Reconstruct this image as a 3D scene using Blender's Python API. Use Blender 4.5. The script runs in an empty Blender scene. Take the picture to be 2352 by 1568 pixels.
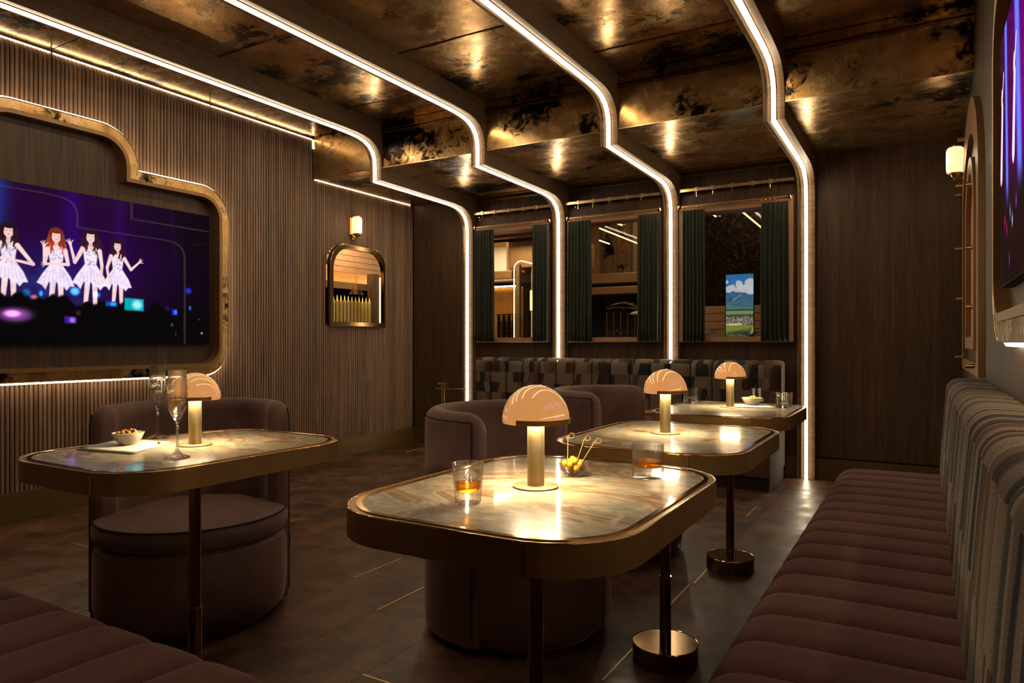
import bpy, math, random
import numpy as np
from mathutils import Vector, Matrix
random.seed(7)
R = random.Random(11)
scene = bpy.context.scene
PI = math.pi

# ---------------------------------------------------------------- camera, world, exposure
cd = bpy.data.cameras.new('camera'); cam = bpy.data.objects.new('camera', cd)
scene.collection.objects.link(cam)
cam.location = (0, 0, 1.05); cam.rotation_euler = (PI/2, 0, math.radians(30.43))
cd.sensor_width = 36; cd.lens = 24.6; cd.shift_y = 3/2352; cd.clip_start = .02
scene.camera = cam
w = bpy.data.worlds.new('world'); scene.world = w; w.use_nodes = True
w.node_tree.nodes['Background'].inputs[0].default_value = (.9, .55, .3, 1)
w.node_tree.nodes['Background'].inputs[1].default_value = .006
scene.view_settings.view_transform = 'Standard'
scene.view_settings.look = 'None'
scene.view_settings.gamma = 1
scene.view_settings.use_curve_mapping = False
scene.view_settings.exposure = 0.0
scene.cycles.max_bounces = 8
scene.cycles.transmission_bounces = 8
scene.cycles.sample_clamp_indirect = 4
scene.cycles.caustics_reflective = False
scene.cycles.caustics_refractive = False
LED = 19.0        # arch LED strips
COVE = 12.0       # cove strips at the wall tops and round the screens
LAMP = 215.0      # ring under each mushroom lamp
SCONCE = 3.2

# ---------------------------------------------------------------- materials
def lin(c):
    return tuple(((x/12.92) if x <= .04045 else ((x+.055)/1.055)**2.4) for x in c)
MATS = {}
class NT:
    def __init__(s, name):
        s.m = bpy.data.materials.new(name); s.m.use_nodes = True
        s.n = s.m.node_tree.nodes; s.l = s.m.node_tree.links
        s.b = s.n['Principled BSDF']; s.out = s.n['Material Output']
    def node(s, t, **kw):
        x = s.n.new(t)
        for k, v in kw.items():
            if k.startswith('i_'):
                key = k[2:]
                key = int(key) if key.isdigit() else key.replace('_', ' ')
                x.inputs[key].default_value = v
            else: setattr(x, k, v)
        return x
    def link(s, a, b): s.l.new(a, b)
    def coord(s, scale=(1, 1, 1), kind='Object', rot=(0, 0, 0)):
        if kind == 'World':
            tc = s.node('ShaderNodeNewGeometry').outputs['Position']
        else: tc = s.node('ShaderNodeTexCoord').outputs[kind]
        mp = s.node('ShaderNodeMapping'); mp.inputs['Scale'].default_value = scale
        mp.inputs['Rotation'].default_value = rot
        s.link(tc, mp.inputs['Vector']); return mp.outputs[0]
    def noise(s, vec, scale, detail=4, rough=.55, dist=0):
        x = s.node('ShaderNodeTexNoise'); x.inputs['Scale'].default_value = scale
        x.inputs['Detail'].default_value = detail; x.inputs['Roughness'].default_value = rough
        x.inputs['Distortion'].default_value = dist
        s.link(vec, x.inputs['Vector']); return x.outputs['Fac']
    def ramp(s, fac, stops, interp='LINEAR'):
        x = s.node('ShaderNodeValToRGB'); cr = x.color_ramp; cr.interpolation = interp
        while len(cr.elements) < len(stops): cr.elements.new(.5)
        for e, (p, c) in zip(cr.elements, stops):
            e.position = p
            e.color = (c, c, c, 1) if isinstance(c, (int, float)) else (*c, 1)
        s.link(fac, x.inputs[0]); return x.outputs[0]
    def mix(s, f, a, b, mode='MIX'):
        x = s.node('ShaderNodeMix', data_type='RGBA', blend_type=mode)
        for k, v in ((0, f), (6, a), (7, b)):
            if isinstance(v, (int, float)): x.inputs[k].default_value = v
            elif isinstance(v, tuple): x.inputs[k].default_value = (*v, 1)
            else: s.link(v, x.inputs[k])
        return x.outputs[2]
    def bump(s, h, strength=.2, dist=.01):
        x = s.node('ShaderNodeBump'); x.inputs['Strength'].default_value = strength
        x.inputs['Distance'].default_value = dist
        s.link(h, x.inputs['Height']); s.link(x.outputs[0], s.b.inputs['Normal'])
    def set(s, **kw):
        for k, v in kw.items():
            k = k.replace('_', ' ')
            inp = s.b.inputs[k]
            if hasattr(v, 'is_linked') or isinstance(v, bpy.types.NodeSocket): s.link(v, inp)
            elif isinstance(v, tuple): inp.default_value = (*v, 1) if len(v) == 3 else v
            else: inp.default_value = v

def wood(name, dark, light, scale=(14, 14, 1.1), rough=.45, vary=.25, kind='World', bump=.15):
    t = NT(name)
    v = t.coord(scale, kind)
    a = t.noise(v, 3, 6, .62, .6); b = t.noise(t.coord(tuple(x*.25 for x in scale), kind), 3, 3)
    c = t.ramp(a, [(.3, lin(dark)), (.62, lin(light))])
    c = t.mix(t.ramp(b, [(.35, 0.0), (.7, .55)]), c, lin(dark))
    oi = t.node('ShaderNodeObjectInfo')
    hv = t.node('ShaderNodeHueSaturation'); t.link(c, hv.inputs['Color'])
    mr = t.node('ShaderNodeMapRange'); t.link(oi.outputs['Random'], mr.inputs[0])
    mr.inputs[3].default_value = 1-vary; mr.inputs[4].default_value = 1+vary
    t.link(mr.outputs[0], hv.inputs['Value'])
    t.set(Base_Color=hv.outputs[0], Roughness=rough)
    t.bump(a, bump, .003)
    return t.m
def metal(name, col, rough=.25, noise=0.0, brushed=None):
    t = NT(name); t.set(Base_Color=lin(col), Metallic=1.0, Roughness=rough)
    if noise:
        f = t.noise(t.coord((1, 1, 1)), 30, 4)
        mr = t.node('ShaderNodeMapRange'); t.link(f, mr.inputs[0])
        mr.inputs[3].default_value = max(.02, rough-noise); mr.inputs[4].default_value = rough+noise
        t.set(Roughness=mr.outputs[0])
    if brushed:
        f = t.noise(t.coord(brushed), 6, 3)
        t.bump(f, .12, .001)
    return t.m
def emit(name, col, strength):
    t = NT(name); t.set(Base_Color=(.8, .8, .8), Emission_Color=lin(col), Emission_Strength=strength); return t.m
def plain(name, col, rough=.6, **kw):
    t = NT(name)
    f = t.noise(t.coord((1, 1, 1)), 18, 4)
    c = lin(col)
    t.set(Base_Color=t.mix(f, tuple(x*.8 for x in c), tuple(min(1, x*1.18) for x in c)), Roughness=rough, **kw)
    return t.m

M = {}
M['panel_wood'] = wood('panel_wood', (.22, .155, .10), (.44, .325, .225), (22, 22, .9), .5, .10, bump=.3)
M['dark_panel'] = wood('dark_panel_wood', (.15, .105, .07), (.33, .235, .155), (22, 22, .9), .5, .05, bump=.3)
M['slat_wood'] = wood('slat_wood', (.47, .36, .285), (.66, .535, .44), (10, 10, .6), .55, .16)
M['slat_back'] = plain('slat_backing', (.12, .08, .06), .8)
M['rib_wood'] = wood('rib_wood', (.40, .31, .22), (.56, .45, .34), (4, 4, 26), .45, .03)
M['floor_wood'] = None
M['baseboard'] = plain('brushed_brass_skirting', (.46, .36, .19), .45, Metallic=.35)
M['brass'] = metal('brass', (.86, .75, .57), .24, .06)
M['brass_polished'] = metal('polished_brass', (.90, .76, .55), .09, .03)
M['brass_dark'] = metal('dark_bronze', (.62, .50, .35), .17, .05)
M['brass_brushed'] = metal('brushed_brass', (.95, .84, .62), .34, .04, brushed=(1, 1, 60))
M['rim'] = plain('satin_brass_rim', (.66, .52, .33), .28, Metallic=.55)
M['clip'] = plain('satin_gold', (.72, .56, .25), .35, Metallic=.5)
M['inlay'] = metal('brass_inlay', (.80, .72, .50), .45)
M['frame_gold'] = plain('bronze_lacquer', (.62, .47, .31), .4, Metallic=.4)
M['tan'] = plain('tan_leather_trim', (.78, .58, .43), .45)
M['black'] = plain('black_backing', (.03, .025, .02), .7)
M['led'] = emit('led_strip', (1, .905, .755), LED)
M['cove'] = emit('cove_led', (1, .89, .71), COVE)
M['lampring'] = emit('lamp_ring', (1, .90, .71), LAMP)

def antique():
    t = NT('antique_mirror')
    oi = t.node('ShaderNodeObjectInfo')
    geo = t.node('ShaderNodeNewGeometry')
    off = t.node('ShaderNodeVectorMath', operation='SCALE'); off.inputs[3].default_value = 37.0
    cx = t.node('ShaderNodeCombineXYZ')
    for k in range(3): t.link(oi.outputs['Random'], cx.inputs[k])
    t.link(cx.outputs[0], off.inputs[0])
    add = t.node('ShaderNodeVectorMath', operation='ADD'); t.link(geo.outputs['Position'], add.inputs[0]); t.link(off.outputs[0], add.inputs[1])
    mp = t.node('ShaderNodeMapping'); mp.inputs['Scale'].default_value = (1, 1.25, 1.1); t.link(add.outputs[0], mp.inputs['Vector'])
    v = mp.outputs[0]
    big = t.noise(v, 1.8, 3, .5, .3)
    fine = t.noise(v, 13, 8, .72, .8)
    m = t.node('ShaderNodeMath', operation='MULTIPLY_ADD'); t.link(fine, m.inputs[0]); m.inputs[1].default_value = .62; t.link(big, m.inputs[2])
    tarn = t.ramp(m.outputs[0], [(.84, 0.0), (.93, 1.0)])
    mid = t.noise(v, 4, 6, .6)
    base = t.ramp(mid, [(.3, lin((.62, .45, .25))), (.5, lin((.78, .62, .40))), (.7, lin((.80, .70, .54)))])
    cc = t.mix(tarn, base, lin((.09, .07, .05)))
    rg = t.ramp(t.noise(v, 7, 6, .7), [(.3, .15), (.7, .36)])
    t.set(Base_Color=cc, Metallic=.86, Roughness=rg)
    t.bump(t.noise(v, 9, 4, .6), .06, .004)
    return t.m
M['antique'] = antique()

def floorm():
    t = NT('floor_wood')
    v = t.coord((1, 1, 1), 'World')
    a = t.noise(v, 4, 6, .6, 1.0); g = t.noise(t.coord((2, 22, 1), 'World'), 3, 5, .6, .4)
    c = t.ramp(a, [(.32, lin((.20, .12, .085))), (.50, lin((.36, .24, .17))), (.66, lin((.48, .335, .24)))])
    c = t.mix(t.ramp(g, [(.4, 0.0), (.75, .5)]), c, lin((.17, .11, .08)))
    oi = t.node('ShaderNodeObjectInfo'); hv = t.node('ShaderNodeHueSaturation'); t.link(c, hv.inputs['Color'])
    mr = t.node('ShaderNodeMapRange'); t.link(oi.outputs['Random'], mr.inputs[0]); mr.inputs[3].default_value = .82; mr.inputs[4].default_value = 1.15
    t.link(mr.outputs[0], hv.inputs['Value'])
    t.set(Base_Color=hv.outputs[0], Roughness=t.ramp(t.noise(v, 9, 5), [(.3, .30), (.7, .52)]))
    t.bump(t.noise(t.coord((1, 1, 1), 'World'), 9, 6, .6), .25, .008)
    return t.m
M['floor_wood'] = floorm()

def marble():
    t = NT('onyx_top')
    v = t.coord((1, 2.1, 1), 'World', (0, 0, .45))
    wv = t.noise(v, 3.2, 8, .62, 1.6)
    w2 = t.noise(v, 9, 8, .7, .8)
    c = t.ramp(wv, [(.30, lin((.44, .31, .19))), (.39, lin((.76, .66, .51))), (.46, lin((.56, .57, .53))), (.53, lin((.80, .72, .60))), (.60, lin((.52, .37, .23))), (.70, lin((.74, .68, .58)))])
    c = t.mix(t.ramp(w2, [(.5, 0.0), (.72, .75)]), c, lin((.46, .36, .25)))
    t.set(Base_Color=c, Roughness=.3, Specular_IOR_Level=.15, Coat_Weight=.75, Coat_Roughness=.05)
    return t.m
M['marble'] = marble()

def velvet(name, col):
    t = NT(name)
    f = t.noise(t.coord((1, 1, 1)), 9, 5, .6, .4); g = t.noise(t.coord((1, 1, .4)), 60, 3)
    c = lin(col)
    cc = t.mix(t.ramp(f, [(.3, 0.0), (.7, 1.0)]), tuple(x*.72 for x in c), tuple(min(1, x*1.2) for x in c))
    t.set(Base_Color=cc, Roughness=.7, Sheen_Weight=.45, Sheen_Roughness=.35, Sheen_Tint=(.9, .62, .5))
    t.bump(g, .12, .002)
    return t.m
M['velvet'] = velvet('mauve_velvet', (.46, .335, .30))
M['piping'] = plain('piping', (.17, .10, .09), .8)
M['curtain'] = velvet('green_velvet', (.165, .215, .155))

def weave():
    t = NT('plum_weave')
    uv = t.coord((1, 1, 1), 'UV')
    br = t.node('ShaderNodeTexBrick'); br.inputs['Scale'].default_value = 1
    br.inputs['Brick Width'].default_value = .0032; br.inputs['Row Height'].default_value = .0016; br.inputs['Mortar Size'].default_value = .00035
    br.inputs['Color1'].default_value = (1, 1, 1, 1); br.inputs['Color2'].default_value = (.75, .75, .75, 1); br.inputs['Mortar'].default_value = (.2, .2, .2, 1)
    t.link(uv, br.inputs['Vector'])
    n = t.noise(t.coord((1, 1, 1), 'World'), 40, 4)
    c = t.mix(n, lin((.45, .26, .235)), lin((.60, .38, .335)))
    c = t.mix(1.0, c, br.outputs['Color'], 'MULTIPLY')
    t.set(Base_Color=c, Roughness=.9, Sheen_Weight=.3, Sheen_Tint=(.8, .5, .45))
    t.bump(br.outputs['Color'], .35, .001)
    return t.m
M['weave'] = weave()

def patch(nm='patchwork_fabric', sc=(19, 10.5, 1), th=(60, 420, 1)):
    t = NT(nm)
    uv = t.node('ShaderNodeTexCoord').outputs['UV']
    def mth(op, a, b=None, c=None):
        x = t.node('ShaderNodeMath', operation=op)
        for k, q in enumerate((a, b, c)):
            if q is None: continue
            if isinstance(q, (int, float)): x.inputs[k].default_value = q
            else: t.link(q, x.inputs[k])
        return x.outputs[0]
    def wn(a, b):
        cb = t.node('ShaderNodeCombineXYZ')
        for k, q in enumerate((a, b)):
            if isinstance(q, (int, float)): cb.inputs[k].default_value = q
            else: t.link(q, cb.inputs[k])
        x = t.node('ShaderNodeTexWhiteNoise', noise_dimensions='2D'); t.link(cb.outputs[0], x.inputs['Vector']); return x.outputs['Value']
    su = t.node('ShaderNodeSeparateXYZ'); t.link(uv, su.inputs[0])
    jig = t.noise(uv, 240, 2)
    U_ = mth('MULTIPLY_ADD', jig, .004, su.outputs[0]); V_ = mth('MULTIPLY_ADD', jig, .003, su.outputs[1])
    vs = mth('MULTIPLY', V_, sc[1]); row = mth('FLOOR', vs); fv = mth('SUBTRACT', vs, row)
    s1 = mth('MULTIPLY_ADD', U_, sc[0], mth('MULTIPLY', wn(row, 3.3), 7.0))
    s1 = mth('ADD', s1, mth('MULTIPLY', mth('SUBTRACT', wn(row, 9.1), .5), mth('MULTIPLY', fv, 1.1)))
    i1_ = mth('FLOOR', s1)
    s2 = mth('ADD', s1, mth('MULTIPLY', mth('SUBTRACT', wn(i1_, row), .5), mth('MULTIPLY', mth('SUBTRACT', fv, .5), 1.2)))
    idx = mth('FLOOR', s2)
    half = wn(mth('MULTIPLY_ADD', idx, 1.7, .31), mth('MULTIPLY_ADD', row, 2.3, .77))
    class _o: pass
    sp = _o(); sp.outputs = [half]
    cr = [(.0, lin((.60, .53, .46))), (.26, lin((.19, .21, .19))), (.42, lin((.48, .41, .36))), (.56, lin((.36, .20, .15))), (.64, lin((.58, .51, .44))), (.82, lin((.16, .19, .20))), (.93, lin((.45, .33, .25)))]
    c = t.ramp(sp.outputs[0], cr, 'CONSTANT')
    wv = t.node('ShaderNodeTexNoise'); wv.inputs['Scale'].default_value = 1; wv.inputs['Detail'].default_value = 3
    m2 = t.node('ShaderNodeMapping'); m2.inputs['Scale'].default_value = th; t.link(uv, m2.inputs['Vector']); t.link(m2.outputs[0], wv.inputs['Vector'])
    c = t.mix(t.ramp(wv.outputs['Fac'], [(.42, .0), (.52, .75)]), c, t.mix(.6, c, lin((.14, .11, .10))))
    t.set(Base_Color=c, Roughness=.9)
    t.bump(wv.outputs['Fac'], .3, .002)
    return t.m
M['patch_end'] = plain('patchwork_end', (.30, .26, .22), .9)
M['patch'] = patch()
M['patch_side'] = patch('ribbed_patchwork_fabric', (34, 4.5, 1), (150, 330, 1))

def glassm(name, col=(1, 1, 1), rough=0.0, ior=1.45, clear=0.0):
    t = NT(name); t.set(Base_Color=col, Roughness=rough, Transmission_Weight=1.0, IOR=ior)
    if clear:
        tr = t.node('ShaderNodeBsdfTransparent'); tr.inputs[0].default_value = (*col, 1)
        mx = t.node('ShaderNodeMixShader'); 
        lw = t.node('ShaderNodeLayerWeight'); lw.inputs[0].default_value = .5
        cr = t.ramp(lw.outputs['Facing'], [(0.0, min(1, clear+.28)), (.6, clear), (1.0, clear*.25)]); t.link(cr, mx.inputs[0])
        t.link(t.b.outputs[0], mx.inputs[1]); t.link(tr.outputs[0], mx.inputs[2]); t.link(mx.outputs[0], t.out.inputs[0])
    return t.m
M['glass'] = glassm('clear_glass', clear=.62)
M['crystal'] = glassm('cut_crystal', (1, 1, 1), 0.0, 1.5, .3)
M['whisky'] = glassm('whisky', (1.0, .60, .12), 0, 1.34, .55)
M['wine'] = glassm('sparkling_wine', (.98, .93, .78), 0, 1.33, .5)
def pane():
    t = NT('window_glass')
    tr = t.node('ShaderNodeBsdfTransparent'); gl = t.node('ShaderNodeBsdfGlossy'); gl.inputs['Roughness'].default_value = .02
    mx = t.node('ShaderNodeMixShader'); mx.inputs[0].default_value = .025
    t.link(tr.outputs[0], mx.inputs[1]); t.link(gl.outputs[0], mx.inputs[2]); t.link(mx.outputs[0], t.out.inputs[0]); return t.m
M['pane'] = pane()
def shade():
    t = NT('peach_glass_shade')
    f = t.noise(t.coord((1, 1, 1)), 14, 6, .6, 1.5)
    c = t.ramp(f, [(.3, lin((.90, .62, .40))), (.55, lin((.93, .70, .50))), (.75, lin((.84, .54, .33)))])
    t.set(Base_Color=c, Roughness=.2, Coat_Weight=1.0, Coat_IOR=2.1, Coat_Roughness=.02, Emission_Color=lin((.98, .67, .38)), Emission_Strength=.66)
    return t.m
M['shade'] = shade()
def sconceg():
    t = NT('ribbed_opal_glass')
    t.set(Base_Color=lin((.95, .88, .75)), Roughness=.3, Emission_Color=lin((1, .85, .62)), Emission_Strength=SCONCE*.42, Coat_Weight=.5)
    return t.m
M['opal'] = sconceg()
M['porcelain'] = plain('porcelain', (.86, .82, .74), .25)
M['napkin'] = plain('linen', (.82, .80, .74), .85)
M['nut'] = plain('roasted_nut', (.74, .52, .26), .5)
M['olive'] = plain('pickled_onion', (.86, .64, .16), .2, Coat_Weight=.6)
M['bamboo'] = plain('bamboo', (.82, .58, .34), .5)
M['palm'] = plain('palm_leaf', (.20, .27, .13), .5)

# ---------------------------------------------------------------- mesh helpers
C = scene.collection
class MB:
    def __init__(s): s.v = []; s.f = []; s.uv = []
    def quadgrid(s, P, closed_u=False, closed_v=False, uv=None):
        n = len(P); m = len(P[0]); b = len(s.v)
        for row in P: s.v.extend(row)
        for i in range(n if closed_u else n-1):
            for j in range(m if closed_v else m-1):
                i2 = (i+1) % n; j2 = (j+1) % m
                s.f.append((b+i*m+j, b+i2*m+j, b+i2*m+j2, b+i*m+j2))
                if uv is not None:
                    ii = i+1; jj = j+1
                    s.uv.append((uv[i][j], uv[ii][j], uv[ii][jj], uv[i][jj]))
        return b
    def box(s, x0, x1, y0, y1, z0, z1, bev=0):
        b = len(s.v)
        if not bev:
            s.v += [(x0,y0,z0),(x1,y0,z0),(x1,y1,z0),(x0,y1,z0),(x0,y0,z1),(x1,y0,z1),(x1,y1,z1),(x0,y1,z1)]
            s.f += [(b,b+3,b+2,b+1),(b+4,b+5,b+6,b+7),(b,b+1,b+5,b+4),(b+1,b+2,b+6,b+5),(b+2,b+3,b+7,b+6),(b+3,b,b+4,b+7)]
        else:
            bm = bmesh_box(x0, x1, y0, y1, z0, z1, bev); s.add(bm)
        return s
    def add(s, vf):
        b = len(s.v); s.v += vf[0]; s.f += [tuple(i+b for i in f) for f in vf[1]]
    def lathe(s, prof, n=32, cx=0, cy=0, cz=0, close=True, a0=0, a1=2*PI, flute=None):
        full = abs(a1-a0-2*PI) < 1e-6
        P = []
        for i in range(n if full else n+1):
            a = a0+(a1-a0)*i/n
            row = []
            for k, (r, z) in enumerate(prof):
                rr = r*(flute(a, z) if flute else 1)
                row.append((cx+rr*math.cos(a), cy+rr*math.sin(a), cz+z))
            P.append(row)
        s.quadgrid(P, closed_u=full); return s
    def tube(s, pts, r, n=8, closed=False, caps=True, rad=None):
        pts = [Vector(p) for p in pts]; N = len(pts); P = []
        up = Vector((0, 0, 1)); prev = None
        for i, p in enumerate(pts):
            if closed: t = (pts[(i+1) % N]-pts[i-1])
            else: t = pts[min(i+1, N-1)]-pts[max(i-1, 0)]
            t.normalize()
            if prev is None:
                a = up if abs(t.z) < .9 else Vector((1, 0, 0))
                nrm = t.cross(a).normalized()
            else:
                nrm = (prev-t*prev.dot(t)).normalized()
            prev = nrm; bn = t.cross(nrm)
            rr = rad[i] if rad else r
            P.append([tuple(p+(nrm*math.cos(2*PI*k/n)+bn*math.sin(2*PI*k/n))*rr) for k in range(n)])
        b = s.quadgrid(P, closed_u=closed, closed_v=True)
        if caps and not closed:
            s.f.append(tuple(b+k for k in range(n))[::-1]); s.f.append(tuple(b+(N-1)*n+k for k in range(n)))
        return s
    def prism(s, poly, axis, a, b_):
        """poly of 2D points extruded along axis between a and b_"""
        def P(p, t):
            if axis == 'x': return (t, p[0], p[1])
            if axis == 'y': return (p[0], t, p[1])
            return (p[0], p[1], t)
        b = len(s.v); n = len(poly)
        s.v += [P(p, a) for p in poly]+[P(p, b_) for p in poly]
        s.f.append(tuple(b+i for i in range(n))[::-1]); s.f.append(tuple(b+n+i for i in range(n)))
        for i in range(n):
            j = (i+1) % n; s.f.append((b+i, b+j, b+n+j, b+n+i))
        return s
    def ring(s, A, B, axis, a, b_, closed=True):
        """band between 2D outlines A (outer) and B (inner), same count, extruded"""
        def P(p, t):
            if axis == 'x': return (t, p[0], p[1])
            if axis == 'y': return (p[0], t, p[1])
            return (p[0], p[1], t)
        G = [[P(A[i], a), P(A[i], b_), P(B[i], b_), P(B[i], a)] for i in range(len(A))]
        b = s.quadgrid(G, closed_u=closed, closed_v=True)
        if not closed:
            s.f.append((b, b+1, b+2, b+3)); e = b+4*(len(A)-1); s.f.append((e+3, e+2, e+1, e))
        return s
def bmesh_box(x0, x1, y0, y1, z0, z1, bev, seg=2):
    import bmesh
    bm = bmesh.new(); bmesh.ops.create_cube(bm, size=1)
    for v in bm.verts:
        v.co = Vector(((x0+x1)/2+v.co.x*(x1-x0), (y0+y1)/2+v.co.y*(y1-y0), (z0+z1)/2+v.co.z*(z1-z0)))
    bmesh.ops.bevel(bm, geom=bm.edges[:], offset=bev, segments=seg, affect='EDGES', profile=.5)
    bm.verts.index_update()
    r = ([tuple(v.co) for v in bm.verts], [tuple(v.index for v in f.verts) for f in bm.faces]); bm.free(); return r

def build(name, mb, mat, parent=None, smooth=False, fixn=True):
    me = bpy.data.meshes.new(name)
    me.from_pydata(mb.v, [], mb.f)
    if mb.uv:
        l = me.uv_layers.new(name='UVMap')
        flat = [c for f in mb.uv for p in f for c in p]
        if len(flat) == len(me.loops)*2: l.data.foreach_set('uv', flat)
    me.materials.append(M[mat] if isinstance(mat, str) else mat)
    if fixn:
        import bmesh
        bm = bmesh.new(); bm.from_mesh(me); bmesh.ops.remove_doubles(bm, verts=bm.verts, dist=2e-6); bmesh.ops.recalc_face_normals(bm, faces=bm.faces); bm.to_mesh(me); bm.free()
    if smooth:
        me.shade_smooth()
        try: me.set_sharp_from_angle(angle=math.radians(38 if smooth is True else smooth))
        except Exception: pass
    o = bpy.data.objects.new(name, me); C.objects.link(o)
    if parent is not None: o.parent = parent
    return o
def instance(o, loc, parent=None, rotz=None, name=None, scale=None):
    c = o.copy(); C.objects.link(c); c.location = loc
    if rotz is not None: c.rotation_euler = (0, 0, rotz)
    if scale: c.scale = scale
    if parent is not None: c.parent = parent
    return c
def tag(o, label, cat, group=None):
    o['label'] = label; o['category'] = cat
    if group: o['group'] = group
    return o
def empty(name, loc=(0, 0, 0), rz=0):
    o = bpy.data.objects.new(name, None); C.objects.link(o); o.location = loc; o.rotation_euler = (0, 0, rz); o.empty_display_size = .05; return o
def struct(o): o['kind'] = 'structure'; return o
def copy_tree(o, parent=None):
    c = o.copy(); C.objects.link(c)
    if parent is not None: c.parent = parent
    for ch in list(o.children): copy_tree(ch, c)
    return c
def rrect(cx, cy, hx, hy, r, n=8):
    pts = []
    rs = r if isinstance(r, (list, tuple)) else [r]*4
    for k, (sx, sy) in enumerate([(1, 1), (-1, 1), (-1, -1), (1, -1)]):
        rr = rs[k]
        for i in range(n+1):
            a = PI/2*(k+i/n)
            pts.append((cx+sx*(hx-rr)+rr*math.cos(a), cy+sy*(hy-rr)+rr*math.sin(a)))
    return pts
def offset_poly(P, d):
    n = len(P); out = []
    for i in range(n):
        a = Vector(P[i-1]); b = Vector(P[i]); c = Vector(P[(i+1) % n])
        e1 = (b-a); e2 = (c-b)
        if e1.length < 1e-9: e1 = e2
        if e2.length < 1e-9: e2 = e1
        e1 = e1.normalized(); e2 = e2.normalized()
        n1 = Vector((e1.y, -e1.x)); n2 = Vector((e2.y, -e2.x))
        m = n1+n2
        k = m.length_squared
        m = m*(2/k) if k > .3 else n1
        out.append((b.x+m.x*d, b.y+m.y*d))
    return out

# ---------------------------------------------------------------- room numbers (metres)
XL, XR, YB, YF = -4.65, .235, 5.86, -.9
ZC, ZS, YS = 2.865, 2.495, 4.445      # ceiling, soffit, step
RIBS = [-3.915, -2.90, -1.84, -.775]
HW = .062                             # half width of an arch

# ---- floor: square wooden tiles with brass inlays
fl = struct(build('floor', MB().box(XL-.2, XR+.2, YF-.1, YB+.1, -.06, -.012), 'black'))
g0x, g0y, gs = -.86, 2.34, .3325
tile = None
ix0 = int(math.floor((XL-g0x)/gs)); ix1 = int(math.ceil((XR-g0x)/gs))
iy0 = int(math.floor((.1-g0y)/gs)); iy1 = int(math.ceil((YB-g0y)/gs))
cnt = 0
big = MB()
for i in range(ix0, ix1):
    for j in range(iy0, iy1):
        x = g0x+i*gs; y = g0y+j*gs
        if x < XL-.3 or y > YB: continue
        if tile is None:
            tile = build('floor_tile', MB().box(0.0008, gs-.0008, .0008, gs-.0008, -.012, 0), 'floor_wood', fl); o = tile
        else: o = instance(tile, (0, 0, 0), fl)
        o.location = (x, y, 0); cnt += 1
        if cnt > 295: break
    if cnt > 295: break
build('floor_field', MB().box(XL-.2, XR+.2, YF-.1, g0y+iy0*gs-.001, -.012, 0), 'floor_wood', fl)
inl = None
def inlay(x0, y0, x1, y1):
    global inl
    w_ = .0035
    b = MB()
    if abs(x1-x0) < abs(y1-y0): b.box(x0-w_, x0+w_, min(y0, y1), max(y0, y1), -.006, .0012)
    else: b.box(min(x0, x1), max(x0, x1), y0-w_, y0+w_, -.006, .0012)
    build('brass_inlay', b, 'inlay', fl)
seen = [(-2.19, 2.34, -2.19, 2.67), (-1.85, 2.10, -1.85, 2.40), (-3.55, 3.307, -3.23, 3.307), (-4.49, 2.32, -4.25, 2.32),
        (-.86, 2.02, -.86, 2.33), (-.875, 2.68, -.875, 3.01), (-.862, 3.04, -.862, 3.34), (-.92, 4.35, -.92, 4.68), (-1.53, 1.67, -1.22, 1.67),
        (-4.22, 3.70, -4.22, 4.0), (-3.87, 3.35, -3.87, 3.67), (-4.51, 4.36, -4.23, 4.36), (-3.92, 4.71, -3.60, 4.71),
        (-4.3, 5.30, -4.3, 5.60), (-3.57, 4.34, -3.25, 4.34), (-.95, 5.72, -.63, 5.72), (-1.27, 5.38, -.95, 5.38),
        (-2.5, 4.0, -2.5, 4.33), (-2.2, 3.68, -1.87, 3.68), (-2.85, 1.35, -2.85, 1.68), (-3.2, 2.67, -3.2, 3.0), (-3.87, 2.0, -3.55, 2.0)]
for s_ in seen: inlay(*s_)

# ---- ceiling backing and antique mirror panels
ce = struct(build('ceiling', MB().box(XL-.2, XR+.2, YF-.1, YS+.02, ZC+.012, ZC+.1).box(XL-.2, XR+.2, YS+.012, YB+.1, ZS+.012, ZC+.1), 'black'))
def mirror_panel(x0, x1, y0, y1, z0, z1):
    build('mirror_panel', MB().box(x0, x1, y0, y1, z0, z1), 'antique', ce)
edges = [XL]+RIBS+[XR]
for b in range(5):
    x0 = edges[b]+(HW if b else 0); x1 = edges[b+1]-(HW if b < 4 else 0)
    seams = [2.29, 3.43] if b in (0, 2, 4) else [1.74, 2.885, 4.03]
    ys = [YF, .0, 1.15]+seams+[YS]
    for a, c in zip(ys[:-1], ys[1:]): mirror_panel(x0, x1, a+.0035, c-.0035, ZC, ZC+.012)
    mirror_panel(x0, x1, YS, YS+.012, ZS+.004, ZC-.003)           # face of the step
    sm = 5.27 if b in (2, 4, 0) else 4.81
    for a, c in ((YS+.004, sm), (sm, YB)): mirror_panel(x0, x1, a+.003, c-.003, ZS, ZS+.012)
    # seam mouldings
    if b: 
        for y in seams: build('ceiling_bead', MB().box(x0, x1, y-.006, y+.006, ZC-.005, ZC), 'brass_dark', ce)
        t = MB().box(x0, x1, YS-.030, YS-.001, ZC-.075, ZC-.066, 0).box(x0, x1, YS-.016, YS-.001, ZC-.095, ZC-.083)
        build('step_moulding', t, 'brass_dark', ce)
        build('step_edge', MB().box(x0, x1, YS-.004, YS+.001, ZS-.003, ZS+.004), 'brass', ce)
    if b in (1, 2, 3):
        t = MB().box(x0, x1, YB-.16, YB-.145, ZS-.012, ZS)
        build('soffit_bead', t, 'brass', ce)
        build('soffit_bead', MB().box(x0, x1, YB-.10, YB-.088, ZS-.022, ZS), 'brass', ce)
        build('soffit_bead', MB().box(x0, x1, YB-.02, YB-.0, ZS-.046, ZS-.036), 'brass', ce)

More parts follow.
